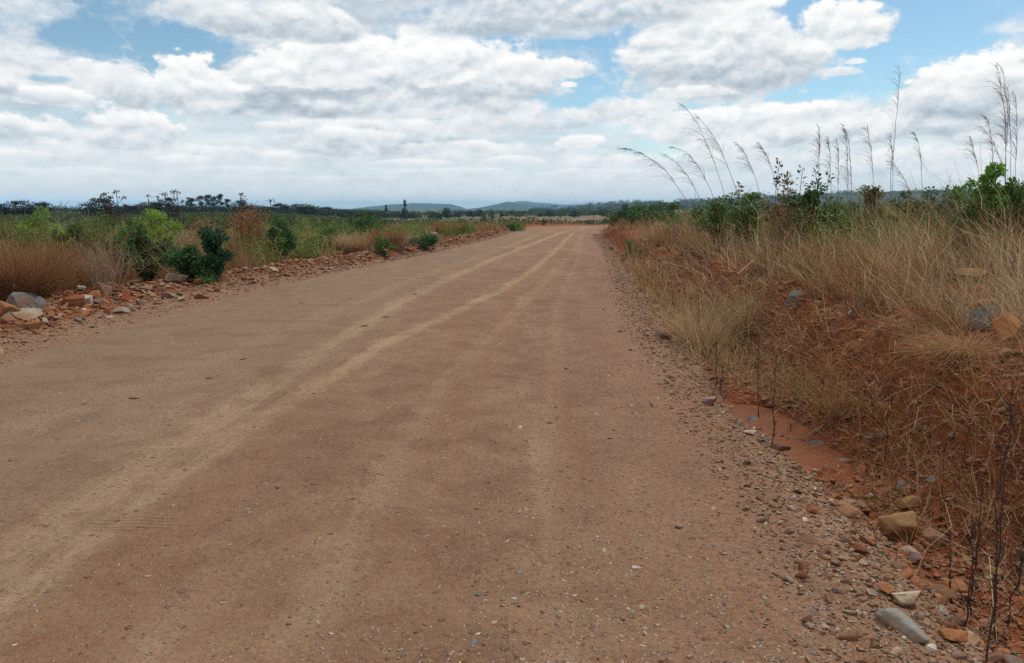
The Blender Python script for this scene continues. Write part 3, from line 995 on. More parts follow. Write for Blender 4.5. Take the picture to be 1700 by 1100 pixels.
# clods of dark earth dropped on the road
for k, (u, v, wp, lab) in enumerate([
    (221, 661, 26, 'crumbled dark clod of earth on the left half of the road'), (348, 628, 22, 'small dark red clod on the road beyond the crumbled one'),
    (405, 596, 16, 'dark clod on the road past the small red one'), (140, 670, 14, 'tiny dark clod at the left of the crumbled one'),
    (688, 488, 14, 'flat dark clod on the far part of the road'), (640, 526, 18, 'dark clod on the middle of the road, right of two'),
    (606, 541, 22, 'long dark clod on the middle of the road'), (500, 503, 12, 'dark sliver of earth near the left road edge')]):
    c = ground(u, v)
    wd = wp / FPX * c[1] * .8
    V, F = rock_verts(1300 + k, 4, 8, .4, .8, .45, (1, .8, .16))
    tag(link('clod', mesh_np('clod', V * (wd / 2), F, M_ROCK), None, (c[0], c[1], c[2] + wd * .05), (0, 0, k * .7 - .5), None, (.20, .115, .068)), lab, 'clod')

# ------------------------------------------------------------------ grass and weeds
def blades(P, H, W, lean_dir, lean, droop, nseg=4, tint=None, kink=0.0):
    """ribbons: roots P (n,3), length H, width W, lean direction (n,2), lean 0..1, droop 0..1"""
    n = len(P)
    t = np.linspace(0, 1, nseg + 1)[None, :, None]
    up = np.array([0, 0, 1.0])
    L = np.c_[lean_dir, np.zeros(n)]
    d0 = up[None] * np.sqrt(np.maximum(1 - lean ** 2, .02))[:, None] + L * lean[:, None]
    C = P[:, None] + H[:, None, None] * (t * d0[:, None] + (t ** 2) * droop[:, None, None] * (L * .75 - up * .55)[:, None])
    if kink:
        C[:, 2:] += rng.normal(0, kink, (n, nseg - 1, 3)) * H[:, None, None]
    a = rng.uniform(0, 6.28, n)
    side = np.stack([np.cos(a), np.sin(a), np.zeros(n)], 1)
    wd = W[:, None, None] * np.array([1.0] * (nseg) + [.25])[None, :, None] * np.linspace(1, .55, nseg + 1)[None, :, None]
    V = np.stack([C - side[:, None] * wd / 2, C + side[:, None] * wd / 2], 2).reshape(n, -1, 3)
    k = np.arange(nseg)
    F0 = np.stack([2 * k, 2 * k + 1, 2 * k + 3, 2 * k + 2], -1)
    F = (F0[None] + (np.arange(n) * 2 * (nseg + 1))[:, None, None]).reshape(-1, 4)
    tn = rng.rand(n) if tint is None else tint
    tt = np.repeat(tn, 2 * (nseg + 1))
    return V.reshape(-1, 3), F, tt


def leaves(C, size, up_bias=.35, aspect=.5, tint=None, dirs=None):
    """folded pointed leaves at C (n,3)"""
    n = len(C)
    D = rng.normal(size=(n, 3)) if dirs is None else dirs + rng.normal(size=(n, 3)) * .45
    D /= np.linalg.norm(D, axis=1)[:, None]
    N = rng.normal(size=(n, 3)) * (1 - up_bias) + np.array([0, 0, 1.0]) * up_bias * 1.6
    S_ = np.cross(D, N)
    S_ /= np.linalg.norm(S_, axis=1)[:, None] + 1e-9
    N = np.cross(S_, D)
    s = (size * rng.uniform(.6, 1.25, n))[:, None]
    base, tip = C, C + D * s - N * s * .12
    mid = C + D * s * .45
    l, r = mid - S_ * s * aspect * .5 + N * s * .10, mid + S_ * s * aspect * .5 + N * s * .10
    V = np.stack([base, r, tip, l], 1).reshape(-1, 3)
    o = (np.arange(n) * 4)[:, None]
    F = np.concatenate([np.array([[0, 1, 2]]) + o, np.array([[0, 2, 3]]) + o])
    tn = np.clip(rng.normal(.5, .2, n), 0, 1) if tint is None else tint
    return V, F, np.repeat(tn, 4)


G_DRY = m_grass('dry_grass', [(0, (.085, .048, .026)), (.25, (.20, .118, .058)), (.55, (.33, .21, .10)), (.8, (.47, .34, .18)), (1, (.64, .53, .34))])
G_RED = m_grass('russet_grass', [(0, (.13, .048, .022)), (.4, (.24, .105, .048)), (.75, (.33, .175, .085)), (1, (.46, .31, .18))])
G_GREEN = m_grass('green_grass', [(0, (.05, .075, .015)), (.4, (.09, .13, .026)), (.7, (.15, .17, .04)), (.9, (.26, .22, .08)), (1, (.36, .25, .12))])
G_BLOND = m_grass('blond_grass', [(0, (.22, .13, .065)), (.3, (.36, .24, .12)), (.7, (.50, .37, .20)), (1, (.64, .53, .34))])


def stuff(name, parts, mat):
    V = np.concatenate([p[0] for p in parts])
    off, F = 0, []
    for p in parts:
        F.append(p[1] + off)
        off += len(p[0])
    me = mesh_np(name, V, F, mat, False, {'tint': np.concatenate([p[2] for p in parts])})
    return tag(link(name, me), kind='stuff')


def width_at(y, px=.75): return np.maximum(.0026, y / 783 * px * .55)


def open_front(x, y, back=2.2):
    ok = np.ones(len(x), bool)
    for bx, by, br in CLEAR: ok &= ~((np.abs(x / y - bx / by) < br / by) & (y < by + .12) & (y > by - back))
    return ok


CLEAR = []
for u, v, wp in ((1622, 468, 80), (1652, 512, 60), (1637, 545, 56), (1682, 560, 70), (1672, 590, 36), (1328, 500, 46), (1500, 405, 40), (1218, 580, 30)):
    c = ground(u, v)
    CLEAR.append((c[0], c[1], wp / FPX * c[1] / 2))


def inframe(x, y, pad=.06): return np.abs(x / np.maximum(y, .1)) < .655 + pad


def tufted(n, y0, y1, sfun, mult, seed, ntuft):
    """roots gathered in tufts: returns x, y, tuft index"""
    r = np.random.RandomState(seed)
    ty = np.exp(r.uniform(math.log(y0), math.log(y1), ntuft))
    tx = sfun(r, ty)
    ix = r.randint(0, ntuft, n)
    sp = .055 + .0035 * ty[ix]
    return tx[ix] + r.normal(0, 1, n) * sp * mult, ty[ix] + r.normal(0, 1, n) * sp * mult, ix


# dry grass over the right bank: thick on top, hanging over the lip
def right_grass(n, y0, y1, smin, smax, seed, hmean, nt, tint=(.55, .22), power=1.0, lean=(.35, .2), droop=(.45, .25), left_bias=.8, wide=1.0):
    r = np.random.RandomState(seed)
    x, y, ix = tufted(n, y0, y1, lambda r, ty: xr(ty) + smin + (smax - smin) * r.rand(len(ty)) ** power, 1.0, seed, nt)
    s = x - xr(y)
    w_ = sst(9, 26, y)
    lip = (1.62 + .16 * fbm(y * .55, x * 0 + 3.3, 3, 21)) * (1 - w_) + 1.05 * w_
    ok = inframe(x, y) & (s > lip + .20 + .25 * vnoise(y * 1.7, s * 0, 79)) & (open_front(x, y) | (r.rand(n) < .12))
    x, y, ix, s = x[ok], y[ok], ix[ok], s[ok]
    m = len(x)
    ta = r.normal(math.pi, 1.0, nt)[ix] + r.normal(0, .55, m)
    ld = np.c_[np.cos(ta) * 1.0 - left_bias * .3, np.sin(ta) - .15]
    ld /= np.linalg.norm(ld, axis=1)[:, None]
    H = hmean * (1 + .55 * sst(3, 6, s) * (1 - sst(16, 26, y))) * r.lognormal(0, .32, m) * r.uniform(.5, 1.4, nt)[ix]
    ln = np.clip(r.normal(lean[0], lean[1], m), 0, .92)
    dr = np.clip(r.normal(droop[0], droop[1], m), 0, 1.1)
    P = np.c_[x, y, terrain_z(x, y) - .01]
    tn = np.clip(r.normal(tint[0], tint[1], m) + r.normal(0, .22, nt)[ix], 0, 1)
    return blades(P, H, width_at(y) * wide * r.uniform(.6, 1.3, m), ld, ln, dr, 4, tn, .045)


parts = [
    right_grass(36000, 4.2, 13, 1.5, 6.5, 61, .40, 560, power=1.25, tint=(.5, .27), lean=(.45, .27), droop=(.5, .3)),
    right_grass(48000, 9, 32, 1.0, 13, 62, .52, 760, power=1.2, tint=(.5, .27), lean=(.4, .25)),
    right_grass(22000, 25, 80, .8, 22, 63, .55, 900, tint=(.5, .2)),
    right_grass(5200, 4.2, 16, 1.6, 7, 64, .60, 900, tint=(.85, .15), lean=(.42, .25), droop=(.35, .25), wide=1.5),     # longer pale stalks
]
stuff('dry_grass', parts, G_DRY)
stuff('russet_grass', [right_grass(15000, 4.4, 24, 1.7, 8, 164, .40, 260, tint=(.5, .25), lean=(.45, .25), droop=(.45, .3))], G_RED)

# long grass draped from the lip down the red face, and thin straws standing in the ditch
def lip_grass(n, y0, y1, seed):
    r = np.random.RandomState(seed)
    nt = n // 34
    ty = np.exp(r.uniform(math.log(y0), math.log(y1), nt))
    w_ = sst(9, 26, ty)
    lip = (1.70 + .16 * fbm(ty * .55, ty * 0 + 3.3, 3, 21)) * (1 - w_) + 1.12 * w_
    den = vnoise(ty * 1.3, ty * 0, 77)
    ix = r.randint(0, nt, n)
    ix = ix[r.rand(n) < sst(.38, .62, den[ix])]
    m = len(ix)
    y = ty[ix] + r.normal(0, .09, m)
    x = xr(y) + lip[ix] + r.normal(.18, .08, m)
    kk = open_front(x, y)
    x, y, ix, ta0 = x[kk], y[kk], ix[kk], None
    m = len(x)
    ta = math.pi + r.normal(0, .5, nt)[ix] + r.normal(0, .4, m)
    ld = np.c_[np.cos(ta), np.sin(ta) - .25]
    ld /= np.linalg.norm(ld, axis=1)[:, None]
    H = .30 * r.lognormal(0, .35, m)
    P = np.c_[x, y, terrain_z(x, y)]
    return blades(P, H, width_at(y) * r.uniform(.6, 1.3, m), ld, np.clip(r.normal(.72, .15, m), 0, .95), np.clip(r.normal(.75, .25, m), 0, 1.2), 4, np.clip(r.normal(.55, .22, m), 0, 1), .04)


def ditch_straw(n, y0, y1, smu, ssd, seed, h, tint, nt, lean=.5):
    r = np.random.RandomState(seed)
    x, y, ix = tufted(n, y0, y1, lambda r, ty: xr(ty) + np.abs(r.normal(smu, ssd, len(ty))), .8, seed, nt)
    ok = inframe(x, y) & ((x - xr(y)) > .25)
    pd = ((x - 2.22) / .40) ** 2 + ((y - 6.5) / 1.35) ** 2
    ok &= pd > 1.0
    x, y, ix = x[ok], y[ok], ix[ok]
    m = len(x)
    ta = r.uniform(0, 6.28, m)
    ld = np.c_[np.cos(ta) - .25, np.sin(ta)]
    ld /= np.linalg.norm(ld, axis=1)[:, None]
    P = np.c_[x, y, terrain_z(x, y)]
    return blades(P, h * r.lognormal(0, .4, m), width_at(y) * r.uniform(.9, 1.7, m), ld, np.clip(r.normal(lean, .25, m), 0, .95), np.clip(r.normal(.4, .3, m), 0, 1), 4, np.clip(r.normal(tint, .22, m), 0, 1), .05)


stuff('dry_grass', [lip_grass(3600, 4.2, 34, 65)], G_DRY)


def face_straw(n, y0, y1, seed, nt, px=1.1):
    r = np.random.RandomState(seed)
    x, y, ix = tufted(n, y0, y1, lambda r, ty: xr(ty) + (1.15 + .55 * r.rand(len(ty))) * (1 - .32 * sst(9, 26, ty)), .7, seed, nt)
    ok = inframe(x, y)
    x, y, ix = x[ok], y[ok], ix[ok]
    m = len(x)
    ta = math.pi + r.normal(0, .9, nt)[ix] + r.normal(0, .5, m)
    ld = np.c_[np.cos(ta), np.sin(ta) - .2]
    ld /= np.linalg.norm(ld, axis=1)[:, None]
    P = np.c_[x, y, terrain_z(x, y)]
    return blades(P, .34 * r.lognormal(0, .45, m), width_at(y) * px * r.uniform(.7, 1.5, m), ld, np.clip(r.normal(.62, .25, m), 0, .96), np.clip(r.normal(.6, .35, m), 0, 1.2), 5, np.clip(r.normal(.55, .25, m), 0, 1), .05)


stuff('dry_straw', [face_straw(380, 4.0, 9, 166, 110, 1.3), face_straw(700, 8, 20, 167, 160)], G_BLOND)
stuff('russet_straw', [face_straw(650, 4.0, 9, 168, 120, 1.2), face_straw(700, 8, 24, 169, 160)], G_RED)
stuff('dry_straw', [ditch_straw(620, 2.9, 6.0, 1.15, .35, 66, .34, .7, 90, .6), ditch_straw(800, 6.2, 12, 1.05, .3, 67, .34, .6, 150, .55),
                    ditch_straw(1500, 8.0, 26, .62, .25, 68, .33, .5, 300, .35)], G_BLOND)
stuff('russet_straw', [ditch_straw(700, 3.2, 7, 1.35, .3, 69, .34, .5, 120, .6), ditch_straw(800, 12, 50, .75, .2, 70, .4, .4, 220, .4), ditch_straw(700, 5, 12, 1.4, .25, 76, .3, .5, 160, .6)], G_RED)


FRONT = []
for u, f, wp in ((245, 469, 74), (312, 465, 70), (358, 464, 50), (524, 420, 50), (700, 412, 50), (588, 420, 60), (415, 436, 80), (465, 425, 40), (640, 416, 30)):
    c = ground(u, f)
    FRONT.append((c[0], c[1], wp / FPX * c[1] / 2))


# left field: russet and tan grass, green weeds between
def left_grass(n, y0, y1, tmin, tmax, seed, hmean, nt, tint=(.5, .22), thr=None, power=1.0):
    r = np.random.RandomState(seed)
    x, y, ix = tufted(n, y0, y1, lambda r, ty: xl(ty) - 1.25 - 1.6 * (1 - sst(12, 20, ty)) - tmin - (tmax - tmin) * r.rand(len(ty)) ** power * (.3 + ty / y1), 1.3, seed, nt)
    ok = inframe(x, y)
    for bx, by, br in FRONT: ok &= ~((np.abs(x - bx * y / by) < br) & (y < by + .4) & (y > by - 5))
    if thr is not None:
        ok &= thr(x, y)
    x, y, ix = x[ok], y[ok], ix[ok]
    m = len(x)
    ta = r.uniform(0, 6.28, m)
    ld = np.c_[np.cos(ta) - .4, np.sin(ta)]
    ld /= np.linalg.norm(ld, axis=1)[:, None]
    P = np.c_[x, y, terrain_z(x, y)]
    tn = np.clip(r.normal(tint[0], tint[1], m) + r.normal(0, .15, nt)[ix], 0, 1)
    return blades(P, hmean * (1 - .5 * sst(26, 50, y)) * r.lognormal(0, .3, m) * r.uniform(.6, 1.25, nt)[ix], width_at(y) * r.uniform(.7, 1.4, m), ld, np.clip(r.normal(.3, .2, m), 0, .9), np.clip(r.normal(.35, .25, m), 0, 1), 4, tn, .03)


gmask = lambda x, y: vnoise(x * .22, y * .16, 81) + .12 * (vnoise(x * 1.1, y * .8, 82) - .5)
stuff('russet_grass', [left_grass(30000, 10, 24, 0, 10, 91, .76, 1100, thr=lambda x, y: gmask(x, y) < .58, power=1.3),
                       left_grass(36000, 20, 75, 0, 40, 92, .52, 1500, (.6, .2), thr=lambda x, y: gmask(x, y) < .55)], G_RED)
stuff('dry_grass', [left_grass(15000, 10, 24, 0, 10, 93, .80, 600, (.5, .2), thr=lambda x, y: gmask(x, y) < .62),
                    left_grass(30000, 22, 75, 0, 40, 94, .5, 1200, (.45, .2), thr=lambda x, y: (gmask(x, y) > .36) & (gmask(x, y) < .62))], G_DRY)
stuff('blond_grass', [left_grass(8000, 11, 40, .2, 14, 193, .85, 260, (.5, .22))], G_BLOND)
stuff('green_grass', [left_grass(26000, 12, 28, .6, 14, 95, .52, 900, (.45, .2), thr=lambda x, y: gmask(x, y) > .47),
                      left_grass(40000, 24, 95, .5, 60, 96, .55, 1600, (.55, .22), thr=lambda x, y: gmask(x, y) > .46),
                      right_grass(15000, 12, 60, 2.2, 26, 97, .45, 600, (.55, .2), left_bias=.2)], G_GREEN)
# brush that closes the view where the road turns away
def brush(n, seed, hm):
    r = np.random.RandomState(seed)
    y = r.uniform(58, 150, n)
    u = np.where(r.rand(n) < .6, r.uniform(690, 965, n), r.uniform(560, 1120, n))
    x = (u - 850) / FPX * y
    ok = (x < xl(y) - .8) | (x > xr(y) + .8)
    x, y = x[ok], y[ok]
    m = len(x)
    ta = r.uniform(0, 6.28, m)
    P = np.c_[x, y, terrain_z(x, y)]
    return blades(P, hm * r.lognormal(0, .35, m) * (.5 + vnoise(x * .3, y * .12, 99)), width_at(y) * r.uniform(.8, 1.6, m), np.c_[np.cos(ta), np.sin(ta)], np.clip(r.normal(.25, .2, m), 0, .9), np.clip(r.normal(.3, .2, m), 0, 1), 3, np.clip(r.normal(.55, .2, m), 0, 1))


stuff('dry_grass', [brush(26000, 101, .36)], G_DRY)
stuff('russet_grass', [brush(16000, 102, .32)], G_RED)
stuff('green_grass', [brush(9000, 103, .32)], G_GREEN)

# leafy ground cover in the fields
def cover(n, seed, side, y0, y1, span, hmax, size):
    r = np.random.RandomState(seed)
    nc = n // 45
    cy = np.exp(r.uniform(math.log(y0), math.log(y1), nc))
    if side == 'left': cx = xl(cy) - 2.2 - 1.5 * (1 - sst(12, 20, cy)) - r.rand(nc) * span * (.35 + cy / y1)
    else: cx = xr(cy) + 3.0 + r.rand(nc) * span * (.3 + cy / y1)
    ok = inframe(cx, cy)
    if side == 'left': ok &= gmask(cx, cy) > .42
    cx, cy = cx[ok], cy[ok]
    ix = r.randint(0, len(cx), n)
    ch = hmax * r.uniform(.35, 1, len(cx))
    rad = r.uniform(.18, .5, len(cx))
    v = r.normal(size=(n, 3))
    v /= np.linalg.norm(v, axis=1)[:, None]
    v *= r.rand(n)[:, None] ** .4
    x, y = cx[ix] + v[:, 0] * rad[ix], cy[ix] + v[:, 1] * rad[ix]
    z = terrain_z(x, y) + ch[ix] * (.5 + .5 * v[:, 2])
    tn = np.clip(r.normal(.5, .18, n) + r.normal(0, .15, len(cx))[ix], 0, 1)
    return leaves(np.c_[x, y, z], size * (.6 + y / 45), .4, .5, tn)


o = stuff('green_weeds', [cover(62000, 111, 'left', 12, 30, 12, 1.05, .055), cover(70000, 112, 'left', 22, 80, 45, 1.1, .06)], M_LEAF)
o.color = (.14, .20, .04, 1)
o = stuff('green_weeds', [cover(60000, 113, 'right', 12, 45, 20, .85, .055), cover(30000, 114, 'right', 13, 24, 14, 1.15, .06)], M_LEAF)
o.color = (.115, .175, .036, 1)


# ------------------------------------------------------------------ shrubs, each with its stems and foliage
def bez(a, b, bulge, n=6):
    t = np.linspace(0, 1, n)[:, None]
    return a + (b - a) * t + np.array(bulge) * (4 * t * (1 - t))


def make_shrub(h, rad, nleaf, lsize, seed, form='round', ncl=14, up=.35, asp=.5):
    """returns stem and foliage meshes for a shrub of height h and half width rad"""
    global rng
    keep, rng = rng, np.random.RandomState(seed)
    bs, bl = Bag(), Bag()
    tips = []
    for k in range(ncl):
        a = rng.uniform(0, 6.28)
        if form == 'round':
            q = rng.rand() ** .5
            e = np.array([math.cos(a) * rad * q, math.sin(a) * rad * q, h * (.30 + .62 * rng.rand() * math.sqrt(max(1 - q * q * .8, 0)) + .05)])
        elif form == 'column':
            q = rng.rand() ** .6
            e = np.array([math.cos(a) * rad * q, math.sin(a) * rad * q, h * rng.uniform(.12, .95)])
        elif form == 'low':
            q = rng.rand() ** .5
            e = np.array([math.cos(a) * rad * q, math.sin(a) * rad * q, h * rng.uniform(.3, .92) * (1 - .38 * q * q)])
        else:   # fan: upright stems
            q = rng.rand() ** .5
            e = np.array([math.cos(a) * rad * q, math.sin(a) * rad * q, h * rng.uniform(.55, .98)])
        r0 = np.array([e[0] * .15, e[1] * .15, 0])
        P = bez(r0, e, (rng.normal(0, .05) * rad, rng.normal(0, .05) * rad, .06 * h))
        bs.tube(P, np.linspace(.011, .004, 6) * (.7 + h * .5), 4)
        tips.append((e, P))
    per = max(nleaf // ncl, 4)
    for e, P in tips:
        cr = rad * rng.uniform(.17, .5) if form != 'column' else rad * rng.uniform(.4, .6)
        v = rng.normal(size=(per, 3))
        v /= np.linalg.norm(v, axis=1)[:, None]
        v *= rng.rand(per)[:, None] ** .45 * cr
        v[:, 2] *= .75
        C = e + v
        along = rng.rand(per) < .22
        C[along] = P[rng.randint(1, 6, along.sum())] + rng.normal(0, .05, (along.sum(), 3)) * rad * 2
        C[:, 2] = np.maximum(C[:, 2], .02)
        V, F, t = leaves(C, lsize, up, asp, np.clip(rng.normal(.48 + rng.normal(0, .16), .2, per), 0, 1), v / (np.linalg.norm(v, axis=1)[:, None] + 1e-6))
        bl.add(V, F, t)
    rng = keep
    return bs, bl


def shrub(name, label, u, Y, vtop, wpx, color, form='round', leaf=.06, n=900, seed=1, ncl=16, cat='shrub', group=None, stem=(.13, .085, .05), foot=None, mat=None, up=.35, asp=.5):
    if foot is not None:
        c = ground(u, foot)
        Y = c[1]
    else:
        c = at(u, Y)
    wpx *= 1.15 if 1100 < u < 1580 else 1.0
    h = max(zat(vtop, Y) - c[2], .15) * 1.06
    rad = wpx / FPX * Y / 2
    bs, bl = make_shrub(h, rad, n, leaf * (.75 + Y / 60), seed, form, ncl, up, asp)
    root = tag(empty(name, c), label, cat, group)
    link('stem', bs.mesh('stem', M_BARK), root, color=stem)
    link('foliage', bl.mesh('foliage', mat or M_LEAF), root, color=tuple(np.array(color) * 1.25))
    return root


DG, MG, BG_, YG = (.045, .105, .032), (.072, .145, .032), (.17, .27, .036), (.19, .22, .045)
SH = [
    ('dark green leafy shrub with a pale dead stick at its foot', 245, 0, 383, 64, DG, 'round', .085, 1500, 469),
    ('low broad dark green shrub between two taller dark shrubs', 312, 0, 405, 66, DG, 'low', .085, 1300, 465),
    ('narrow upright dark green shrub like a column, by the rubble', 358, 0, 379, 44, (.026, .07, .03), 'column', .08, 1500, 464),
    ('small low leafy sprig in front of the column shaped shrub', 350, 0, 452, 44, MG, 'low', .07, 300, 470),
    ('rounded dark green shrub right of the orange brown bush', 465, 23, 363, 40, DG, 'round', .08, 900, None),
    ('mid green bush at the edge of the red verge', 524, 0, 392, 50, (.07, .13, .025), 'low', .065, 900, 420),
    ('wide dark green bush in the middle of the left field', 603, 36, 353, 78, DG, 'low', .085, 1300, None),
    ('lighter green bush beside the wide dark bush in the left field', 560, 32, 365, 60, MG, 'low', .07, 900, None),
    ('dark green bush alone on the red verge where the road narrows', 700, 0, 390, 46, (.032, .085, .022), 'low', .075, 900, 412),
    ('small green weed bush left of the lone dark verge bush', 640, 25, 388, 32, MG, 'round', .06, 400, None),
    ('bright yellowish green bush standing above the left field', 263, 26, 342, 62, BG_, 'round', .06, 1500, None),
    ('bright green bush at the left side with a rounded top', 72, 22, 354, 78, BG_, 'round', .06, 1500, None),
    ('olive green bush behind the pale bare twigs', 182, 25, 356, 74, (.085, .13, .03), 'round', .06, 1300, None),
    ('green bush between the olive bush and the bright yellowish one', 228, 22, 368, 50, (.075, .13, .028), 'round', .06, 900, None),
    ('green bush with small leaves at the left border', 16, 19, 360, 74, (.065, .11, .028), 'round', .06, 1200, None),
    ('mid green weedy bush above the brown grass clump', 120, 17, 368, 74, (.075, .12, .03), 'round', .055, 1100, None),
    ('green weedy bush left of the dark leafy shrub', 196, 17, 384, 62, (.07, .115, .028), 'round', .055, 1000, None),
    ('little green bush at the far left end of the road', 852, 57, 369, 38, (.06, .14, .02), 'low', .075, 500, None),
    ('low green bush on the far verge before the road bends', 770, 50, 374, 34, MG, 'low', .07, 450, None),
    ('bright leafy round shrub rising above the bank near the right border', 1652, 12.5, 266, 72, (.11, .22, .035), 'round', .085, 1800, None),
    ('green bush in the grass below the bright round shrub', 1600, 12, 303, 66, (.07, .12, .026), 'low', .06, 700, None),
    ('green bush at the right border on top of the bank', 1698, 11.5, 302, 50, (.06, .11, .025), 'round', .06, 800, None),
    ('dark green bush on the right skyline left of the bright round shrub', 1562, 15.5, 302, 74, (.035, .075, .02), 'low', .065, 900, None),
    ('small green bush on the right skyline between two dark ones', 1500, 16, 312, 54, (.05, .09, .025), 'low', .06, 500, None),
    ('olive brown rounded bush on the right skyline', 1446, 16, 308, 46, (.14, .125, .035), 'round', .055, 900, None),
    ('mid green bush under the group of four reed plumes', 1395, 16, 314, 60, (.06, .115, .025), 'low', .065, 800, None),
    ('dark green broad leaved bush under the dark sprigs', 1350, 15, 305, 76, (.038, .085, .02), 'round', .075, 1200, None),
    ('brown and green bush with reddish dry leaves on the skyline', 1292, 16, 298, 50, (.13, .10, .04), 'round', .06, 900, None),
    ('light green bush left of the brown and green bush', 1238, 18, 311, 60, (.075, .14, .025), 'round', .065, 1000, None),
    ('green bush at the foot of the leaning reed plumes', 1193, 20, 317, 66, (.06, .12, .022), 'round', .07, 1000, None),
    ('green bush left of the leaning reed plumes', 1140, 30, 332, 60, (.055, .105, .022), 'low', .07, 700, None),
    ('dark green bush at the left end of the bank hedge', 1042, 50, 340, 52, (.03, .075, .018), 'round', .085, 900, None),
    ('green bush second from the left end of the bank hedge', 1078, 44, 331, 58, (.04, .10, .02), 'round', .085, 1000, None),
    ('leafy bush between the bank hedge and the leaning reed plumes', 1108, 40, 336, 50, (.05, .105, .022), 'low', .08, 700, None),
    ('green scrub at the end of the road on the right bank', 1015, 60, 349, 40, (.045, .09, .022), 'low', .08, 500, None),
    ('tuft of green leaves on the near edge of the far bank', 1048, 25, 392, 26, MG, 'low', .055, 400, None),
]
for k, (lab, u, Y, vt, wpx, col, form, leaf, n, foot) in enumerate(SH):
    shrub('shrub', lab, u, Y, vt, wpx, col, form, leaf, int(n * 2.4), 1000 + k, 18 if n > 700 else 10, foot=foot)


# bushes of dry weeds: many thin twigs and a few withered leaves
def dry_weed(label, u, Y, vtop, wpx, stemcol, leafcol, nst, nleaf, seed, foot=None, name='dry_weed', twig=3, lsize=.04, spread=.9, cat='dry bush', rad0=.004):
    global rng
    if foot is not None:
        c = ground(u, foot)
        Y = c[1]
    else: c = at(u, Y)
    h, rad = max(zat(vtop, Y) - c[2], .2), wpx / FPX * Y / 2
    keep, rng = rng, np.random.RandomState(seed)
    bs, bl = Bag(), Bag()
    pts = []
    rr = max(rad0, Y / 783 * .32)
    for k in range(nst):
        a, q = rng.uniform(0, 6.28), rng.rand() ** .6
        e = np.array([math.cos(a) * rad * q, math.sin(a) * rad * q, h * rng.uniform(.55, 1.0) * (1 - .3 * q)])
        b0 = np.array([e[0] * rng.uniform(.2, .6), e[1] * rng.uniform(.2, .6), -.02])
        P = bez(b0, e, (rng.normal(0, .12) * rad, rng.normal(0, .12) * rad, .05 * h), 6) + np.r_[[[0, 0, 0]], rng.normal(0, .012 * h, (5, 3))]
        bs.tube(P, np.linspace(rr, rr * .55, 6), 3, rng.rand())
        pts.append(e)
        for j in range(twig):
            s = P[rng.randint(2, 5)]
            d = rng.normal(size=3) * np.array([1, 1, .5]) + np.array([0, 0, .9])
            e2 = s + d / np.linalg.norm(d) * h * rng.uniform(.12, .34)
            bs.tube(bez(s, e2, (0, 0, .02), 3), np.linspace(rr * .6, rr * .4, 3), 3, rng.rand())
            pts.append(e2)
    pts = np.array(pts)
    root = tag(empty(name, c), label, cat)
    link('stem', bs.mesh('stem', M_BARK), root, color=stemcol)
    if nleaf:
        C = pts[rng.randint(0, len(pts), nleaf)] + rng.normal(0, .055 * h, (nleaf, 3))
        V, F, t = leaves(C, lsize * (.7 + Y / 50), .1, .5)
        bl.add(V, F, t)
        link('foliage', bl.mesh('foliage', M_DRYLEAF), root, color=leafcol)
    rng = keep
    return root


dry_weed('orange brown withered bush standing above the left field', 420, 25, 327, 56, (.20, .11, .06), (.31, .135, .055), 26, 900, 31, lsize=.07)
dry_weed('brown dry bush left of the orange withered one', 342, 27, 350, 50, (.24, .14, .08), (.30, .14, .06), 26, 700, 32, lsize=.06)
dry_weed('broad brown thicket of dry weeds on the verge below the orange bush', 415, 0, 372, 80, (.30, .20, .12), (.22, .10, .05), 70, 900, 33, foot=436)
dry_weed('tall tan dry weeds behind the column shaped shrub', 322, 21, 370, 66, (.40, .28, .15), (.33, .19, .09), 80, 300, 34)
dry_weed('russet dry weeds left of the broad brown thicket', 385, 20, 380, 46, (.30, .18, .10), (.26, .11, .05), 50, 500, 35)
dry_weed('tangle of pale bare twigs left of the dark leafy shrub', 175, 0, 385, 120, (.36, .28, .20), (.25, .15, .08), 46, 260, 36, foot=478, twig=4)
dry_weed('pale grey bare twigs rising behind the left bushes', 110, 29, 325, 46, (.34, .31, .28), (.2, .2, .1), 9, 0, 37, twig=6, name='bare_bush')
dry_weed('thin bare twigs right of the pale grey bare bush', 150, 29, 331, 26, (.30, .27, .24), (.2, .2, .1), 6, 0, 38, twig=5, name='bare_bush')
dry_weed('grey brown dry weeds near the far left end of the road', 660, 27, 381, 60, (.33, .22, .13), (.25, .13, .06), 40, 200, 39)
dry_weed('thin dry weed on the verge beside the blond grass tuft', 618, 0, 388, 24, (.28, .19, .11), (.42, .17, .06), 10, 40, 40, foot=419)
dry_weed('brown twiggy bush on the bank lip below the skyline bushes', 1300, 13, 318, 60, (.28, .18, .11), (.24, .14, .06), 40, 420, 41)
dry_weed('bare branching weed at the right border on the bank', 1672, 8.2, 395, 44, (.13, .085, .06), (.2, .1, .05), 5, 0, 42, twig=3, name='bare_bush')
dry_weed('spindly dead weed right of the tallest reed plume', 1566, 14, 278, 30, (.30, .25, .22), (.3, .2, .1), 5, 12, 43, twig=5, name='bare_bush')
dry_weed('tangle of dead grey twigs on the left rubble heap', 66, 0, 490, 30, (.42, .36, .30), (.2, .1, .1), 14, 0, 44, foot=514, name='bare_bush')


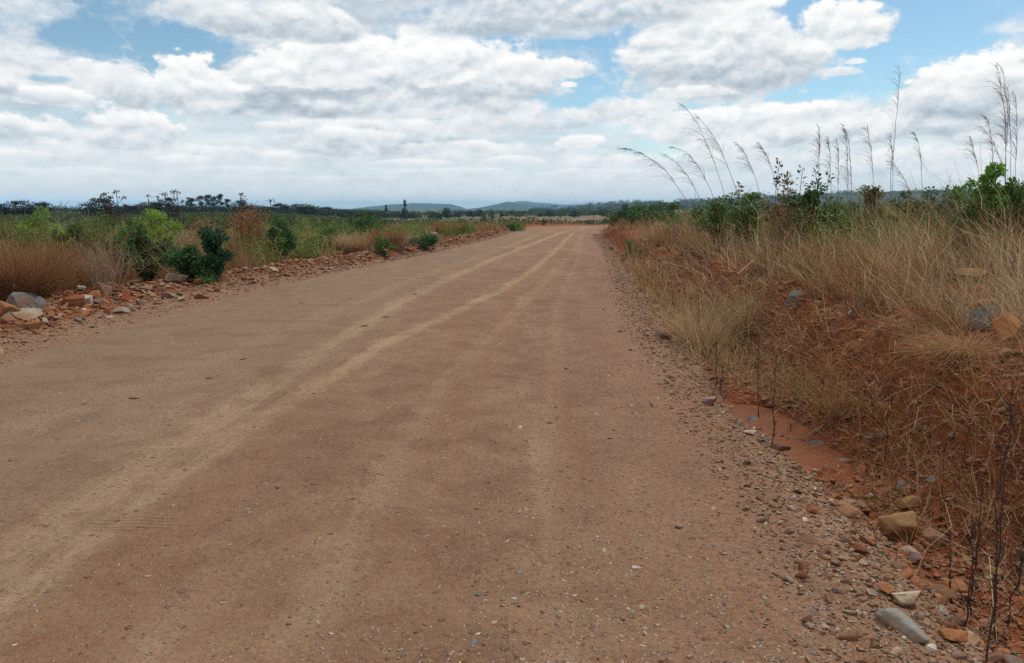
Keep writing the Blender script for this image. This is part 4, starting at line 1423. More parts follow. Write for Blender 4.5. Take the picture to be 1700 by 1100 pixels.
# clumps of grass that stand apart
def tussock(label, u, foot, vtop, wpx, mat, n, seed, leanx=0.0, Y=None, ln=(.38, .2), dr=(.35, .2)):
    global rng
    c = ground(u, foot) if Y is None else at(u, Y)
    Y = c[1]
    h, rad = max(zat(vtop, Y) - c[2], .15), wpx / FPX * Y / 2
    keep, rng = rng, np.random.RandomState(seed)
    a = rng.uniform(0, 6.28, n)
    q = rng.rand(n) ** .6
    P = np.c_[np.cos(a) * q * rad * .45, np.sin(a) * q * rad * .45, np.full(n, -.02)]
    ta = a + rng.normal(0, .6, n)
    ld = np.c_[np.cos(ta) + leanx, np.sin(ta)]
    ld /= np.linalg.norm(ld, axis=1)[:, None]
    V, F, t = blades(P, h * rng.uniform(.55, 1.25, n), width_at(np.full(n, Y)) * rng.uniform(.7, 1.4, n), ld, np.clip(rng.normal(ln[0], ln[1], n), 0, .9), np.clip(rng.normal(dr[0], dr[1], n), 0, 1), 5, np.clip(rng.normal(.55, .2, n), 0, 1), .03)
    o = link('grass_tussock', mesh_np('grass_tussock', V, F, mat, False, {'tint': t}), None, c)
    rng = keep
    return tag(o, label, 'grass')


tussock('large clump of brown leaning grass beside the rubble at the left border', 40, 498, 385, 170, G_RED, 2600, 51, -.5)
tussock('tan grass clump between the brown leaning clump and the bare twigs', 118, 482, 398, 90, G_DRY, 1100, 52, -.2)
tussock('pale blond grass tuft on the far side of the red verge', 588, 420, 381, 66, G_BLOND, 900, 53)
tussock('russet grass clump behind the blond tuft', 640, 396, 374, 60, G_RED, 700, 54, Y=27)
tussock('tall pale grass clump before the far bend of the road', 745, 385, 366, 80, G_RED, 900, 55, Y=50)
tussock('upright dry grass clump at the foot of the bank beside the road', 1165, 590, 476, 90, G_BLOND, 520, 56, -.3, ln=(.3, .2))
tussock('straw clump growing up the red bank behind the orange upright rock', 1235, 560, 460, 80, G_DRY, 420, 57, -.2)
tussock('dense greyish clump of fallen straw on the lip near the right border', 1598, 590, 520, 100, G_BLOND, 900, 58, -.4, ln=(.65, .2), dr=(.7, .2))
tussock('fine dry grass sprouting from the ditch behind the puddle', 1395, 690, 600, 110, G_DRY, 420, 59, ln=(.5, .25))
tussock('dry straw fan at the far end of the puddle', 1330, 660, 590, 80, G_DRY, 300, 60, ln=(.45, .25))
tussock('sparse straw tuft beside the yellow boulder', 1460, 850, 760, 90, G_DRY, 90, 61, ln=(.5, .25))
tussock('loose pale straw tuft among the black stalks at the right border', 1640, 870, 740, 110, G_BLOND, 110, 62, ln=(.6, .25))


# tall reed grass with feathery seed heads
def plume(label, u0, v0, u1, v1, Y, bend, seed, head=.5, dense=1.0, group=None, vdepth=0.0):
    """tip (u0,v0), foot of the visible stem (u1,v1), at distance Y"""
    global rng
    keep, rng = rng, np.random.RandomState(seed)
    d0, d1 = ray(u0, v0), ray(u1, v1)
    tip = np.array([0, 0, CAM_Z]) + d0 * (Y + vdepth)
    low = np.array([0, 0, CAM_Z]) + d1 * Y
    dirn = (tip - low)
    # carry the stem on down to the ground
    foot = low - dirn * 0.18
    zz_ = gz(foot[0], foot[1])
    k = max((low[2] - zz_) / .9, .0)
    foot = np.array([low[0] - np.sign(dirn[0]) * abs(dirn[0]) * .18, low[1], zz_ - .02])
    t = np.linspace(0, 1, 22)[:, None]
    side = np.array([-1.0, 0, 0])
    ctrl = foot + (tip - foot) * np.array([.42, .5, .64]) + np.array([0, 0, bend * np.linalg.norm(tip - foot)])
    P = (1 - t) ** 2 * foot + 2 * t * (1 - t) * ctrl + t ** 2 * tip
    L = np.linalg.norm(tip - foot)
    nod = (t ** 5) * L * rng.uniform(.03, .07)
    P = P + np.c_[np.zeros((22, 2)), np.zeros((22, 1))] + np.r_[[[0, 0, 0]], np.cumsum(rng.normal(0, .0028, (21, 3)), 0)] * L + np.c_[-nod * .8 + nod[-1] * .8 * t ** 1.5, np.zeros((22, 1)), -nod * .4 + nod[-1] * .4 * t]
    P[:, :] = P
    r = Y / 783 * .27
    bs, bh = Bag(), Bag()
    P = P - foot
    bs.tube(P, np.linspace(r * 1.1, r * .45, 22), 4)
    T = np.gradient(P, axis=0)
    T /= np.linalg.norm(T, axis=1)[:, None]
    for j in range(int(rng.uniform(26, 44) * dense)):
        s = 1 - head * rng.rand() ** 1.1
        i = s * 21
        i0 = min(int(i), 20)
        c = P[i0] + (P[i0 + 1] - P[i0]) * (i - i0)
        sd = side * rng.uniform(-.15, 1.0) + rng.normal(0, .25, 3) * np.array([1, 1, .4])
        ln = L * rng.uniform(.045, .12) * (.5 + 1.4 * (1 - s) / head)
        e = c + (T[i0] * .75 + sd * .65) * ln + np.array([0, 0, -.30 * ln])
        B = bez(c, e, (0, 0, .16 * ln), 5)
        bh.tube(B, np.linspace(r * .35, r * .3, 5), 3, .4)
        m_ = 5
        C = B[rng.randint(1, 4, m_)] + rng.normal(0, .006, (m_, 3)) + (e - c) * rng.uniform(-.1, .25, m_)[:, None]
        V, F, tt = leaves(C, r * 3.8, .1, .26, None, np.repeat((e - c)[None] / (ln + 1e-6), m_, 0))
        bh.add(V, F, tt)
    root = tag(empty('reed_plume', foot), label, 'reed grass', group)
    link('stem', bs.mesh('stem', M_BARK), root, color=(.36, .28, .20))
    link('seed_head', bh.mesh('seed_head', M_DRYLEAF), root, color=(.27, .185, .15))
    rng = keep
    return root


PL = [
    ('longest leaning reed plume, bowed over to the left of all others', 1033, 243, 1166, 326, 19, 0.18, .55),
    ('leaning reed plume just under the longest bowed one', 1105, 257, 1178, 324, 19, 0.14, .5),
    ('leaning reed plume third in the bowed group, bent left', 1116, 246, 1200, 318, 18.5, 0.16, .5),
    ('tall arching reed plume, left one of the steep pair', 1134, 181, 1214, 312, 18, .05, .5),
    ('tall arching reed plume, right one of the steep pair', 1154, 187, 1238, 306, 18, .05, .5),
    ('short thin reed plume right of the steep pair', 1220, 240, 1276, 305, 17, .05, .4),
    ('thin reed plume leaning left above the brown and green bush', 1262, 242, 1304, 296, 17, .05, .35),
    ('slim upright reed plume left of the tight group of four', 1362, 209, 1358, 308, 16, .01, .45),
    ('left one of the tight group of four reed plumes', 1376, 226, 1381, 306, 16, .02, .45),
    ('feathery second plume of the tight group of four', 1389, 229, 1395, 310, 16, .02, .6),
    ('tallest plume of the tight group of four', 1400, 209, 1412, 312, 16, .02, .6),
    ('rightmost plume of the tight group of four', 1405, 218, 1416, 314, 16, .02, .55),
    ('single reed plume above the olive brown bush', 1438, 212, 1455, 308, 16, .02, .45),
    ('tallest reed plume, dark and solitary against the clouds', 1497, 110, 1476, 316, 15, .01, .6),
    ('small wisp of reed behind the tallest plume', 1478, 230, 1484, 300, 15.5, .02, .4),
    ('bowed reed plume right of the tallest one', 1478, 268, 1532, 308, 15, .08, .5),
    ('upright thin reed plume right of the tallest one', 1518, 224, 1531, 310, 15, .03, .4),
    ('thin leaning reed left of the bright round shrub', 1609, 225, 1636, 272, 13, .05, .35),
    ('left plume of the thick bundle behind the bright round shrub', 1628, 208, 1690, 300, 13, .08, .55),
    ('feathery top plume of the thick bundle at the right border', 1650, 114, 1672, 290, 13, .03, .5),
    ('highest plume of the thick bundle at the right border', 1663, 112, 1682, 290, 13, .03, .5),
    ('inner plume of the thick bundle at the right border', 1672, 140, 1676, 290, 13, .02, .5),
    ('right plume of the thick bundle at the right border', 1684, 152, 1693, 292, 13, .02, .5),
    ('pale wispy plume on the left flank of the thick bundle', 1640, 195, 1662, 290, 13.3, .04, .55),
]
for k, (lab, u0, v0, u1, v1, Y, bend, head) in enumerate(PL):
    plume(lab, u0, v0, u1, v1, Y, bend, 2000 + k, head, 1.35 if 'bundle' in lab or 'four' in lab else 1.0)

# dark broad-leaved sprigs on the right skyline
def sprig(label, u, vtop, vfoot, Y, seed, color=(.055, .04, .03), n=16, lsize=.075, name='leafy_sprig'):
    global rng
    keep, rng = rng, np.random.RandomState(seed)
    c = at(u, Y)
    h = zat(vtop, Y) - c[2]
    bs, bl = Bag(), Bag()
    P = bez(np.zeros(3), np.array([rng.normal(0, .04), 0, h]), (rng.normal(0, .05), 0, 0), 8)
    bs.tube(P, np.linspace(.007, .004, 8) * Y / 14, 4)
    hv = zat(vfoot, Y) - c[2]
    C, D = [], []
    for k in range(n):
        z = rng.uniform(hv, h)
        s = np.array([np.interp(z, P[:, 2], P[:, 0]), 0, z])
        d = np.array([rng.normal(), rng.normal(), .9])
        d /= np.linalg.norm(d)
        C.append(s + d * .05)
        D.append(d)
    C, D = np.array(C), np.array(D)
    V, F, t = leaves(C, lsize * Y / 14, .1, .45, None, D)
    bl.add(V, F, t)
    root = tag(empty(name, c), label, 'plant')
    link('stem', bs.mesh('stem', M_BARK), root, color=(.10, .07, .05))
    link('foliage', bl.mesh('foliage', M_LEAF), root, color=color)
    rng = keep


sprig('dark leafy sprig rising highest left of the broad leaved bush', 1289, 268, 318, 16, 71, n=40)
sprig('dark sprig with few leaves between two taller reeds', 1325, 277, 310, 15.5, 72, n=14)
sprig('dark sprig leaning right with broad leaves', 1344, 280, 310, 15.5, 73, n=20)
sprig('reddish brown sprig with a big withered leaf', 1368, 288, 310, 15, 74, (.11, .04, .025), 12, .09)
sprig('short brown sprig above the light green bush', 1305, 293, 325, 15, 75, (.13, .075, .03), 24)
sprig('thin brown sprig over the light green bush', 1222, 309, 330, 17.5, 76, (.13, .10, .03), 18)

# flowering stalks above the left field
def stalk(label, u, vtop, Y, seed, nh, hs, color=(.045, .04, .032)):
    global rng
    keep, rng = rng, np.random.RandomState(seed)
    c = at(u, Y)
    h = zat(vtop, Y) - c[2]
    bs, bl = Bag(), Bag()
    P = bez(np.zeros(3), np.array([rng.normal(0, .06), rng.normal(0, .06), h]), (rng.normal(0, .05), 0, 0), 9)
    r = Y / 783 * .42
    bs.tube(P, np.linspace(r * 1.2, r * .8, 9), 4)
    for k in range(nh):
        z = h * (1 - .42 * (k / nh) ** .9)
        s = np.array([np.interp(z, P[:, 2], P[:, 0]), np.interp(z, P[:, 2], P[:, 1]), z - .10 * h])
        a = rng.uniform(0, 6.28)
        e = s + np.array([math.cos(a) * .14 * (k > 0), math.sin(a) * .14 * (k > 0), .10]) * h * rng.uniform(.6, 1.0)
        bs.tube(bez(s, e, (0, 0, -.02 * h), 4), r * .7, 3)
        m_ = 26
        v = rng.normal(size=(m_, 3)) * np.array([1, 1, .45]) * hs * .5
        V, F, t = leaves(e + v, hs * .55, .3, .6)
        bl.add(V, F, t)
    root = tag(empty('weed_stalk', c), label, 'weed stalk')
    link('stem', bs.mesh('stem', M_BARK), root, color=(.10, .08, .06))
    link('seed_head', bl.mesh('seed_head', M_LEAF), root, color=color)
    rng = keep


stalk('tall solitary weed stalk with dark flower heads against the pale sky', 205, 316, 27, 81, 7, .12)
stalk('dark reddish weed stalk left of the tall solitary one', 178, 323, 27, 82, 7, .15, (.07, .028, .026))
stalk('dark weed stalk between the reddish one and the tall solitary one', 187, 325, 27, 83, 6, .15)
stalk('flat topped weed stalk above the bright yellowish bush, left of three', 280, 318, 28, 84, 5, .13)
stalk('flat topped weed stalk above the bright yellowish bush, middle of three', 290, 316, 28, 85, 5, .13)
stalk('flat topped weed stalk above the bright yellowish bush, right of three', 301, 317, 28, 86, 5, .12)
stalk('short pale weed stalk left of the three flat topped ones', 250, 323, 28, 87, 6, .10, (.10, .09, .07))
stalk('wispy weed stalk next to the three flat topped ones', 264, 325, 28, 88, 6, .09, (.10, .09, .07))
stalk('small weed stalk right of the three flat topped ones', 311, 330, 28, 89, 4, .10)
stalk('weed stalk with loose dark heads left of the orange withered bush', 405, 321, 27, 90, 7, .13, (.06, .055, .045))
stalk('slender weed stalk right of the orange withered bush', 455, 332, 29, 91, 4, .12)


# black dead stalks standing in the ditch
def dead_stalk(label, u, vfoot, vtop, lean, seed, twigs=10, thick=1.0, group=None):
    global rng
    keep, rng = rng, np.random.RandomState(seed)
    c = ground(u, vfoot)
    h = max(zat(vtop, c[1]) - c[2], .1)
    bs = Bag()
    bt = bs
    P = bez(np.array([0, 0, -.03]), np.array([lean * h, rng.normal(0, .05) * h, h]), (rng.normal(0, .02) * h, 0, 0), 12)
    P[1:] += rng.normal(0, .006 * h, (11, 3))
    r = max(.0032, c[1] / 783 * .40) * thick
    bs.tube(P, np.linspace(r * 1.15, r * .5, 12), 6)
    for k in range(twigs):
        s = rng.uniform(.06, .97)
        i = min(int(s * 11), 10)
        c0 = P[i] + (P[i + 1] - P[i]) * (s * 11 - i)
        a = rng.uniform(0, 6.28)
        ln = h * rng.choice([rng.uniform(.03, .08), rng.uniform(.10, .24)])
        e = c0 + np.array([math.cos(a) * .6, math.sin(a) * .6, .8]) * ln
        bt.tube(bez(c0, e, (0, 0, -.2 * ln), 4), np.linspace(r * .5, r * .25, 4), 4)
        for q in range(2):   # withered buds close to the stem
            bt.tube([c0 + rng.normal(0, .004, 3), c0 + rng.normal(0, .012, 3), c0 + rng.normal(0, .016, 3)], [r * .4, r * .75, r * .2], 4)
    o = tag(link('dead_stalk', bs.mesh('dead_stalk', M_BARK), None, c, color=(.075, .044, .031)), label, 'dead stalk', group)
    rng = keep


for k, a in enumerate([
    ('short dark stalk beside the road edge, left of a close pair', 1189, 648, 560, -.02),
    ('short dark stalk beside the road edge, right of a close pair', 1196, 655, 592, .03),
    ('dark stalk at the far rim of the puddle, left of two', 1262, 700, 572, -.06),
    ('dark stalk at the far rim of the puddle, right of two', 1284, 702, 585, .02),
    ('dark stalk standing right of the puddle', 1359, 712, 618, .0),
    ('thin dark stalk in the near end of the puddle', 1281, 738, 690, .01),
    ('tiny dark stub standing in the puddle', 1312, 724, 703, .0),
    ('dark stalk low in the ditch beside the slate stones', 1385, 735, 690, -.06),
    ('stout black stalk between the thin slab and the puddle', 1466, 785, 640, -.02),
    ('slanting dark stalk right of the puddle outlet', 1452, 742, 650, -.15),
    ('tallest black stalk in the foreground near the right border', 1638, 1108, 632, -.02),
    ('black stalk right of the tallest one, slightly shorter', 1655, 1065, 700, -.04),
    ('black stalk leaning right beside the right border', 1672, 1040, 735, .06),
    ('slender black stalk left of the tallest one', 1612, 1030, 790, -.07),
    ('thin black stalk with side twigs in front of the brown rock', 1600, 1045, 850, -.05),
    ('low black stalk behind the flat reddish rock', 1578, 985, 880, -.1),
    ('black stalk at the right border behind the leaning one', 1690, 960, 680, .03),
    ('thin dark stalk behind the ochre slab', 1562, 868, 735, .02),
    ('dark stalk on the slope right of the slate rock', 1590, 830, 690, .05),
    ('faint dark stalk halfway up the red bank', 1480, 700, 610, .03),
]):
    dead_stalk(*a, 3000 + k, 16 if a[1] > 1590 else 9, 1.0)

# ------------------------------------------------------------------ far trees
def make_tree(seed, form, ncard, size):
    """unit tree: height 1, crown half width .5"""
    global rng
    keep, rng = rng, np.random.RandomState(seed)
    bt, bc = Bag(), Bag()
    cl = []
    if form == 'flat':
        z0, z1 = .55, .97
        for k in range(20):
            a, q = rng.uniform(0, 6.28), rng.rand() ** .5
            cl.append((math.cos(a) * .40 * q, math.sin(a) * .40 * q, rng.uniform(.52, .90) - .12 * q * q, .17, .10))
    elif form == 'round':
        z0, z1 = .2, .95
        for k in range(22):
            a, q, z = rng.uniform(0, 6.28), rng.rand() ** .5, rng.rand()
            rr = math.sqrt(max(1 - (2 * z - 1) ** 2, .15))
            cl.append((math.cos(a) * .38 * q * rr, math.sin(a) * .38 * q * rr, .16 + .70 * z, .19, .13))
        for k in range(10):
            a = rng.uniform(0, 6.28)
            cl.append((math.cos(a) * .30, math.sin(a) * .30, rng.uniform(.12, .4), .2, .12))
    elif form == 'pine':
        z0, z1 = .55, 1
        for k in range(14):
            a, q, z = rng.uniform(0, 6.28), rng.rand() ** .5, rng.rand()
            rr = math.sqrt(max(1 - (2 * z - 1) ** 2, .2))
            cl.append((math.cos(a) * .38 * q * rr, math.sin(a) * .38 * q * rr, .47 + .48 * z, .20, .09))
    elif form == 'cone':
        z0, z1 = .15, 1
        for k in range(24):
            z = rng.rand() ** 1.2
            a, q = rng.uniform(0, 6.28), rng.rand() ** .5 * (1 - z * .8)
            cl.append((math.cos(a) * .42 * q, math.sin(a) * .42 * q, .16 + .80 * z, .16 * (1 - .5 * z), .08))
    else:   # bush
        for k in range(18):
            a, q, z = rng.uniform(0, 6.28), rng.rand() ** .5, rng.rand()
            cl.append((math.cos(a) * .42 * q, math.sin(a) * .42 * q, .12 + .75 * z * (1 - .6 * q), .18, .16))
    topz = {'flat': .72, 'round': .6, 'pine': .8, 'cone': .9}.get(form, .4)
    bt.tube(bez(np.array([0, 0, -.05]), np.array([rng.normal(0, .02), rng.normal(0, .02), topz]), (.02, .01, 0), 7), np.linspace(.034, .012, 7), 6)
    for x, y, z, r, rz_ in cl[:9]:
        s = np.array([0, 0, topz * rng.uniform(.45, .85)])
        bt.tube(bez(s, np.array([x, y, z]), (x * .2, y * .2, -.02), 5), np.linspace(.014, .005, 5), 4)
    per = ncard // len(cl)
    for x, y, z, r, rz_ in cl:
        v = rng.normal(size=(per, 3))
        v /= np.linalg.norm(v, axis=1)[:, None]
        v *= rng.rand(per)[:, None] ** .5 * np.array([r, r, rz_])
        V, F, t = leaves(np.array([x, y, z]) + v, size, .45, .6, np.clip(rng.normal(.45 + rng.normal(0, .12), .15, per), 0, 1))
        bc.add(V, F, t)
    rng = keep
    return bt.mesh('trunk', M_BARK), bc.mesh('crown', M_LEAF)


PROTO = {}
for form, n, sz in (('flat', 2200, .05), ('round', 2600, .055), ('pine', 1700, .055), ('cone', 1500, .05), ('bush', 1100, .07)):
    PROTO[form] = [make_tree(4000 + 10 * k + len(form), form, n, sz) for k in range(3)]

DKG, OLV, MGN, YGN, GRY = (.014, .030, .013), (.055, .075, .026), (.05, .10, .03), (.10, .14, .035), (.17, .14, .125)


def tree(label, u, vtop, wpx, D, form, color, group=None, k=0, vbase=None):
    c = at(u, D)
    h = max(zat(vtop, D) - c[2], 1.0)
    wd = wpx / FPX * D
    rt = tag(empty('tree' if form != 'bush' else 'bush', c, (u * 1.7) % 6.28, (wd, wd, h)), label, 'tree' if form != 'bush' else 'bush', group)
    tm, cm = PROTO[form][k % 3]
    link('trunk', tm, rt, color=(.12, .09, .07))
    link('crown', cm, rt, color=color)


BELT = [
    (4, 339, 40, 150, 'round', DKG, 'dark tree cut by the left border of the photo'),
    (36, 333, 62, 150, 'round', DKG, 'broad dark tree second from the left border'),
    (77, 335, 34, 150, 'flat', DKG, 'small flat topped tree third from the left border'),
    (172, 328, 66, 130, 'round', DKG, 'dome shaped dark tree under the reddish weed stalk'),
    (222, 342, 44, 160, 'round', DKG, 'low dark tree right of the dome shaped tree'),
    (262, 335, 46, 170, 'flat', DKG, 'flat topped dark tree behind the bright yellowish bush'),
    (284, 331, 18, 260, 'pine', DKG, 'small round headed tree at the left end of the pine row'),
    (300, 343, 46, 260, 'round', DKG, 'dark tree below the left end of the pine row'),
    (321, 330, 25, 280, 'pine', DKG, 'broadest headed pine, first of the row on the left skyline'),
    (338, 328, 20, 280, 'pine', DKG, 'second pine of the row on the left skyline'),
    (350, 326, 17, 285, 'pine', DKG, 'slim thin crowned third pine of the row on the left skyline'),
    (359, 328, 17, 285, 'pine', DKG, 'fourth pine of the row on the left skyline'),
    (370, 325, 17, 285, 'pine', DKG, 'tallest narrow pine, fifth of the row on the left skyline'),
    (381, 333, 18, 285, 'pine', DKG, 'lowest pine at the right end of the row'),
    (332, 345, 46, 270, 'round', DKG, 'dark round tree under the pine row on its left'),
    (368, 344, 44, 270, 'round', DKG, 'dark round tree under the pine row on its right'),
    (402, 333, 34, 260, 'round', DKG, 'dark tree behind the orange withered bush'),
    (468, 338, 34, 250, 'flat', DKG, 'flat topped tree right of the orange withered bush'),
    (500, 340, 52, 250, 'flat', DKG, 'wide flat topped tree in the middle of the left skyline'),
    (520, 345, 30, 270, 'round', DKG, 'small dark tree right of the wide flat topped one'),
    (545, 344, 30, 270, 'flat', DKG, 'last flat topped tree of the left belt before the blue hill'),
    (575, 350, 34, 330, 'round', DKG, 'small tree right of the last flat topped one'),
    (610, 349, 60, 190, 'flat', OLV, 'wide low olive tree before the blue hill'),
    (673, 334, 17, 210, 'cone', DKG, 'single tall pointed tree before the long blue hill'),
    (642, 342, 12, 260, 'cone', DKG, 'thin pointed tree left of the single tall one'),
]
for k, (u, vt, wp, D, form, col, lab) in enumerate(BELT):
    tree(lab, u, vt - 2.5, wp * 1.1, D, form, col, 'trees of the left skyline belt', k)

VAL_T = [
    (690, 350, 26, 320, 'round', MGN, 'mid green tree right of the single tall pointed tree'), (705, 351, 22, 340, 'flat', YGN, 'yellow green flat tree in the valley'),
    (721, 350, 24, 330, 'round', OLV, 'olive tree left of the forked dark one in the valley'), (742, 343, 18, 300, 'round', DKG, 'forked dark tree standing above the pale valley ground'),
    (760, 350, 22, 350, 'round', DKG, 'dark tree right of the forked one'), (781, 348, 20, 380, 'round', DKG, 'dark tree below the gap between two blue hills'),
    (795, 346, 18, 400, 'round', DKG, 'rounded dark tree under the pointed blue hill'), (816, 347, 12, 300, 'cone', OLV, 'narrow tree under the pointed blue hill'),
    (716, 357, 16, 170, 'round', DKG, 'small dark bush like tree on the pale valley ground'), (731, 354, 14, 200, 'flat', DKG, 'small tree on the pale valley ground'),
    (803, 356, 16, 220, 'round', OLV, 'small olive tree in the valley'), (818, 354, 12, 240, 'cone', DKG, 'palm like tree in the valley, left'),
    (833, 352, 12, 260, 'flat', DKG, 'palm like tree in the valley, right'), (850, 349, 28, 420, 'flat', MGN, 'spreading green tree below the pointed hill'),
    (870, 349, 24, 430, 'flat', MGN, 'green tree right of the spreading one'), (897, 350, 22, 400, 'round', MGN, 'green tree in the middle of the valley'),
    (912, 348, 26, 380, 'round', DKG, 'dark rounded tree left of the pale clearing'), (933, 351, 20, 420, 'round', MGN, 'green tree beside the pale clearing'),
    (953, 347, 24, 360, 'round', DKG, 'round dark tree right of the pale clearing'), (985, 349, 24, 380, 'flat', OLV, 'flat olive tree near the right bank'),
    (880, 346, 8, 500, 'round', DKG, 'tiny round tree on the valley rise'), (1000, 345, 20, 360, 'round', OLV, 'tree above the end of the right bank'),
]
for k, (u, vt, wp, D, form, col, lab) in enumerate(VAL_T):
    tree(lab, u, vt, wp, D, form, col, 'trees in the valley beyond the road', k)
tree('bare greyish purple bush beyond the road end', 842, 360, 34, 120, 'bush', GRY, None, 1)
tree('dark bush at the far end of the left verge', 803, 361, 18, 100, 'bush', DKG, None, 0)
tree('dark bush left of the red earth mound', 873, 361, 16, 125, 'bush', MGN, None, 2)
tree('small black bush right of the red earth mound', 894, 370, 8, 85, 'bush', DKG, None, 0)
tree('small dark bush beside the far right end of the road', 903, 372, 7, 80, 'bush', OLV, None, 1)

# mound of red earth beyond the bend
c = at(888, 110)
V, F = ICO[4]
V = V * np.array([1.55, 1.2, 1.0])
V = V + .10 * np.stack([fbm(V[:, 0] * 3, V[:, 1] * 3 + V[:, 2] * 2, 4, 12 + i) for i in range(3)], 1)
o = link('earth_mound', mesh_np('earth_mound', V, F, M_BANK, True, {'edge': np.ones(len(V))}), None, (c[0], c[1], c[2] - .1), None, (1.0, 1.0, max(zat(365, 110) - c[2], .6)))
tag(o, 'mound of dark red earth beyond the end of the road', 'mound')

# scrub and woods too many to count
def cards(n, seed, D0, D1, u0, u1, size, per, hmean, wmean, thr=None, col=None):
    global rng
    keep, rng = rng, np.random.RandomState(seed)
    D = np.exp(rng.uniform(math.log(D0), math.log(D1), n))
    x = (rng.uniform(u0, u1, n) - 850) / FPX * D
    dens = vnoise(x * .02, D * .012, 201) * .6 + vnoise(x * .08, D * .05, 202) * .4
    ok = rng.rand(n) < sst(.38, .6, dens) + (.7 if thr else 0)
    ok &= (x < xl(D) - 3) | (x > xr(D) + 3)
    x, D = x[ok], D[ok]
    n = len(x)
    sc = rng.lognormal(0, .28, n)
    ix = np.repeat(np.arange(n), per)
    v = rng.normal(size=(n * per, 3))
    v /= np.linalg.norm(v, axis=1)[:, None]
    v *= rng.rand(n * per)[:, None] ** .4
    X = x[ix] + v[:, 0] * wmean * sc[ix] * .5
    Yq = D[ix] + v[:, 1] * wmean * sc[ix] * .5
    Z = far_z(x, D)[ix] + hmean * sc[ix] * (.5 + .5 * v[:, 2])
    t = np.clip(rng.normal(.5, .14, n * per) + rng.normal(0, .17, n)[ix], 0, 1)
    out = leaves(np.c_[X, Yq, Z], size * 1.0, .4, .65, t)
    rng = keep
    return out


def hill_surface(pts, D, depth, z0=-9.0):
    us = np.array([p[0] for p in pts], float)
    vs = np.array([p[1] for p in pts], float)
    return us, vs, D, depth, z0


HILLS = [
    ('hill', [(560, 350), (600, 344.5), (640, 340.5), (690, 337), (720, 338), (750, 339), (768, 343.5), (785, 350)], 4200, 1400, 77),
    ('hill', [(745, 350), (800, 344), (826, 339), (843, 335), (858, 336.5), (880, 341), (910, 344), (950, 350)], 3500, 1200, 78),
    ('hill', [(810, 350), (840, 341), (855, 335), (872, 334), (890, 336.5), (930, 339.5), (980, 340), (1020, 341), (1060, 339), (1160, 350)], 5600, 1600, 79),
    ('hill', [(40, 351), (100, 344.5), (130, 347), (215, 349), (232, 344.5), (262, 346), (330, 348), (400, 345), (450, 342.5), (500, 345), (570, 350)], 6200, 1200, 80),
    ('hill', [(905, 351), (950, 343), (1000, 339), (1040, 336), (1085, 337), (1120, 335), (1200, 331), (1300, 326), (1420, 320), (1520, 319), (1620, 317), (1800, 315)], 1500, 800, 81),
]


def hill_z(k, x, y):
    _, pts, D, depth, sd = HILLS[k]
    u = 850 + FPX * x / y
    v = np.interp(u, [p[0] for p in pts], [p[1] for p in pts])
    top = CAM_Z + (HOR - v) / FPX * D
    base = -9.0
    q = np.clip((y - D) / depth, -1, 1)
    prof = np.cos(q * math.pi / 2) ** 1.3
    return base + np.maximum(top - base, 0) * prof * (1 + .07 * fbm(x * 6 / D * 12, y * 6 / D * 12, 4, sd))


def far_z(x, y):
    z = terrain_z(x, y)
    return np.maximum(z, hill_z(4, x, np.minimum(y, 1500)) if (np.asarray(y) > 650).any() else z)


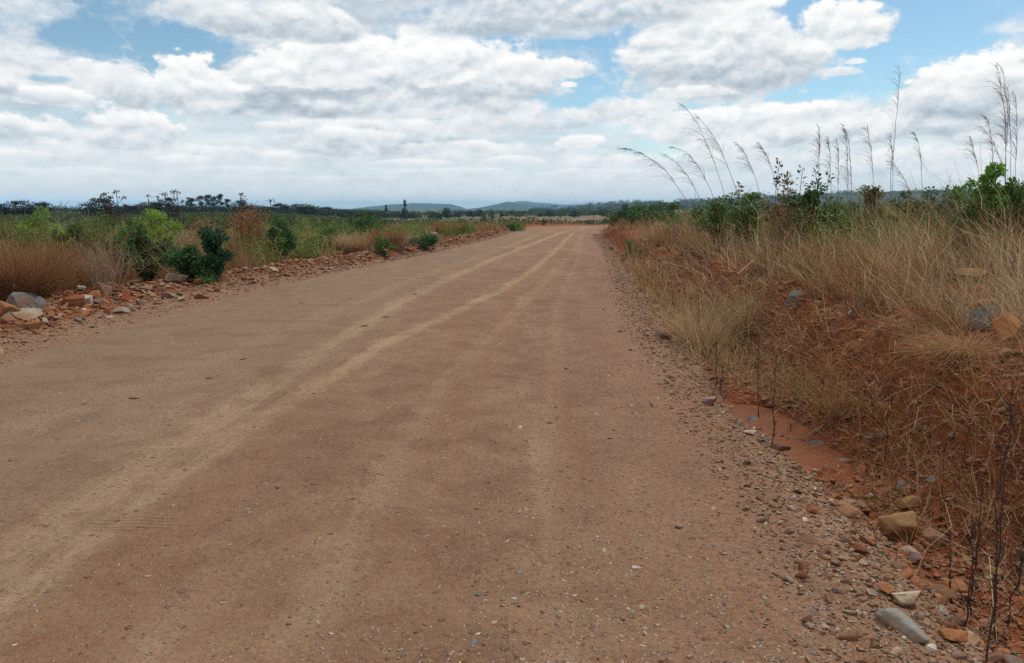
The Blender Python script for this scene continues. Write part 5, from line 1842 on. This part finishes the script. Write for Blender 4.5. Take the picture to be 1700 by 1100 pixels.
m, t = material('hill_woodland')
p = t.pos()
n1_, n2_ = t.noise(p, .012, 6, .62), t.noise(p, .08, 4, .6)
t.out(t.principled(t.ramp(n1_ * .5 + n2_ * .5, [(.35, (.016, .030, .016)), (.5, (.030, .046, .022)), (.62, (.06, .065, .035)), (.72, (.10, .085, .055))]), .95, t.bump(n2_, 1.0, 6.0)))
for k, (nm, pts, D, depth, sd) in enumerate(HILLS):
    us = np.linspace(pts[0][0], pts[-1][0], 160)
    yy_ = np.linspace(D - depth, D + depth, 60)
    X = (us[None] - 850) / FPX * yy_[:, None]
    Y = np.repeat(yy_[:, None], 160, 1)
    Z = hill_z(k, X, Y)
    i, j = np.meshgrid(np.arange(59), np.arange(159), indexing='ij')
    F = np.stack([i * 160 + j, i * 160 + j + 1, (i + 1) * 160 + j + 1, (i + 1) * 160 + j], -1).reshape(-1, 4)
    tag(link(nm, mesh_np(nm, np.stack([X, Y, Z], -1).reshape(-1, 3), F, m, True)), kind='structure')

o = stuff('scrub', [cards(5200, 301, 62, 250, -60, 640, .26, 30, .62, 1.7, True), cards(760, 302, 85, 320, 640, 1010, .36, 30, 1.0, 1.7), cards(900, 303, 60, 300, 1060, 1760, .34, 24, .8, 1.5)], M_LEAF)
o.color = (.060, .080, .026, 1)
o = stuff('woodland', [cards(1300, 311, 380, 1100, 560, 1060, .7, 70, 1.9, 4.6), cards(1900, 313, 650, 1540, 880, 1760, 1.2, 50, 4.6, 7)], M_LEAF)
o.color = (.034, .058, .022, 1)
o = stuff('treeline', [cards(360, 312, 255, 330, 205, 600, .55, 120, 2.1, 4.8, True), cards(150, 314, 300, 420, -90, 205, .5, 90, 2.0, 5.0, True), cards(160, 315, 300, 420, 600, 690, .5, 80, 1.9, 4.0, True)], M_LEAF)
o.color = (.016, .032, .014, 1)

# ------------------------------------------------------------------ air: far things fade to blue
m, t = material('haze')
vol = t.node('ShaderNodeVolumePrincipled')
vol.inputs['Color'].default_value = (.34, .68, 1.0, 1)
vol.inputs['Density'].default_value = HAZE
vol.inputs['Anisotropy'].default_value = 0.0
t.out(t.s(vol.outputs[0]), True)
b = Bag()
x0, x1, y0, y1, z0, z1 = -8000, 8000, -60, 7600, -40, 60
V = [(x0, y0, z0), (x1, y0, z0), (x1, y1, z0), (x0, y1, z0), (x0, y0, z1), (x1, y0, z1), (x1, y1, z1), (x0, y1, z1)]
b.add(V, [(0, 3, 2, 1), (4, 5, 6, 7), (0, 1, 5, 4), (1, 2, 6, 5), (2, 3, 7, 6), (3, 0, 4, 7)])
tag(link('haze', b.mesh('haze', m)), kind='stuff')

scn.cycles.max_bounces = 6
scn.cycles.diffuse_bounces = 2
scn.cycles.glossy_bounces = 2
scn.cycles.transmission_bounces = 3
scn.cycles.transparent_max_bounces = 8
scn.cycles.volume_bounces = 2
scn.cycles.use_denoising = False
scn.cycles.sample_clamp_direct = 6.0
scn.cycles.sample_clamp_indirect = 3.0
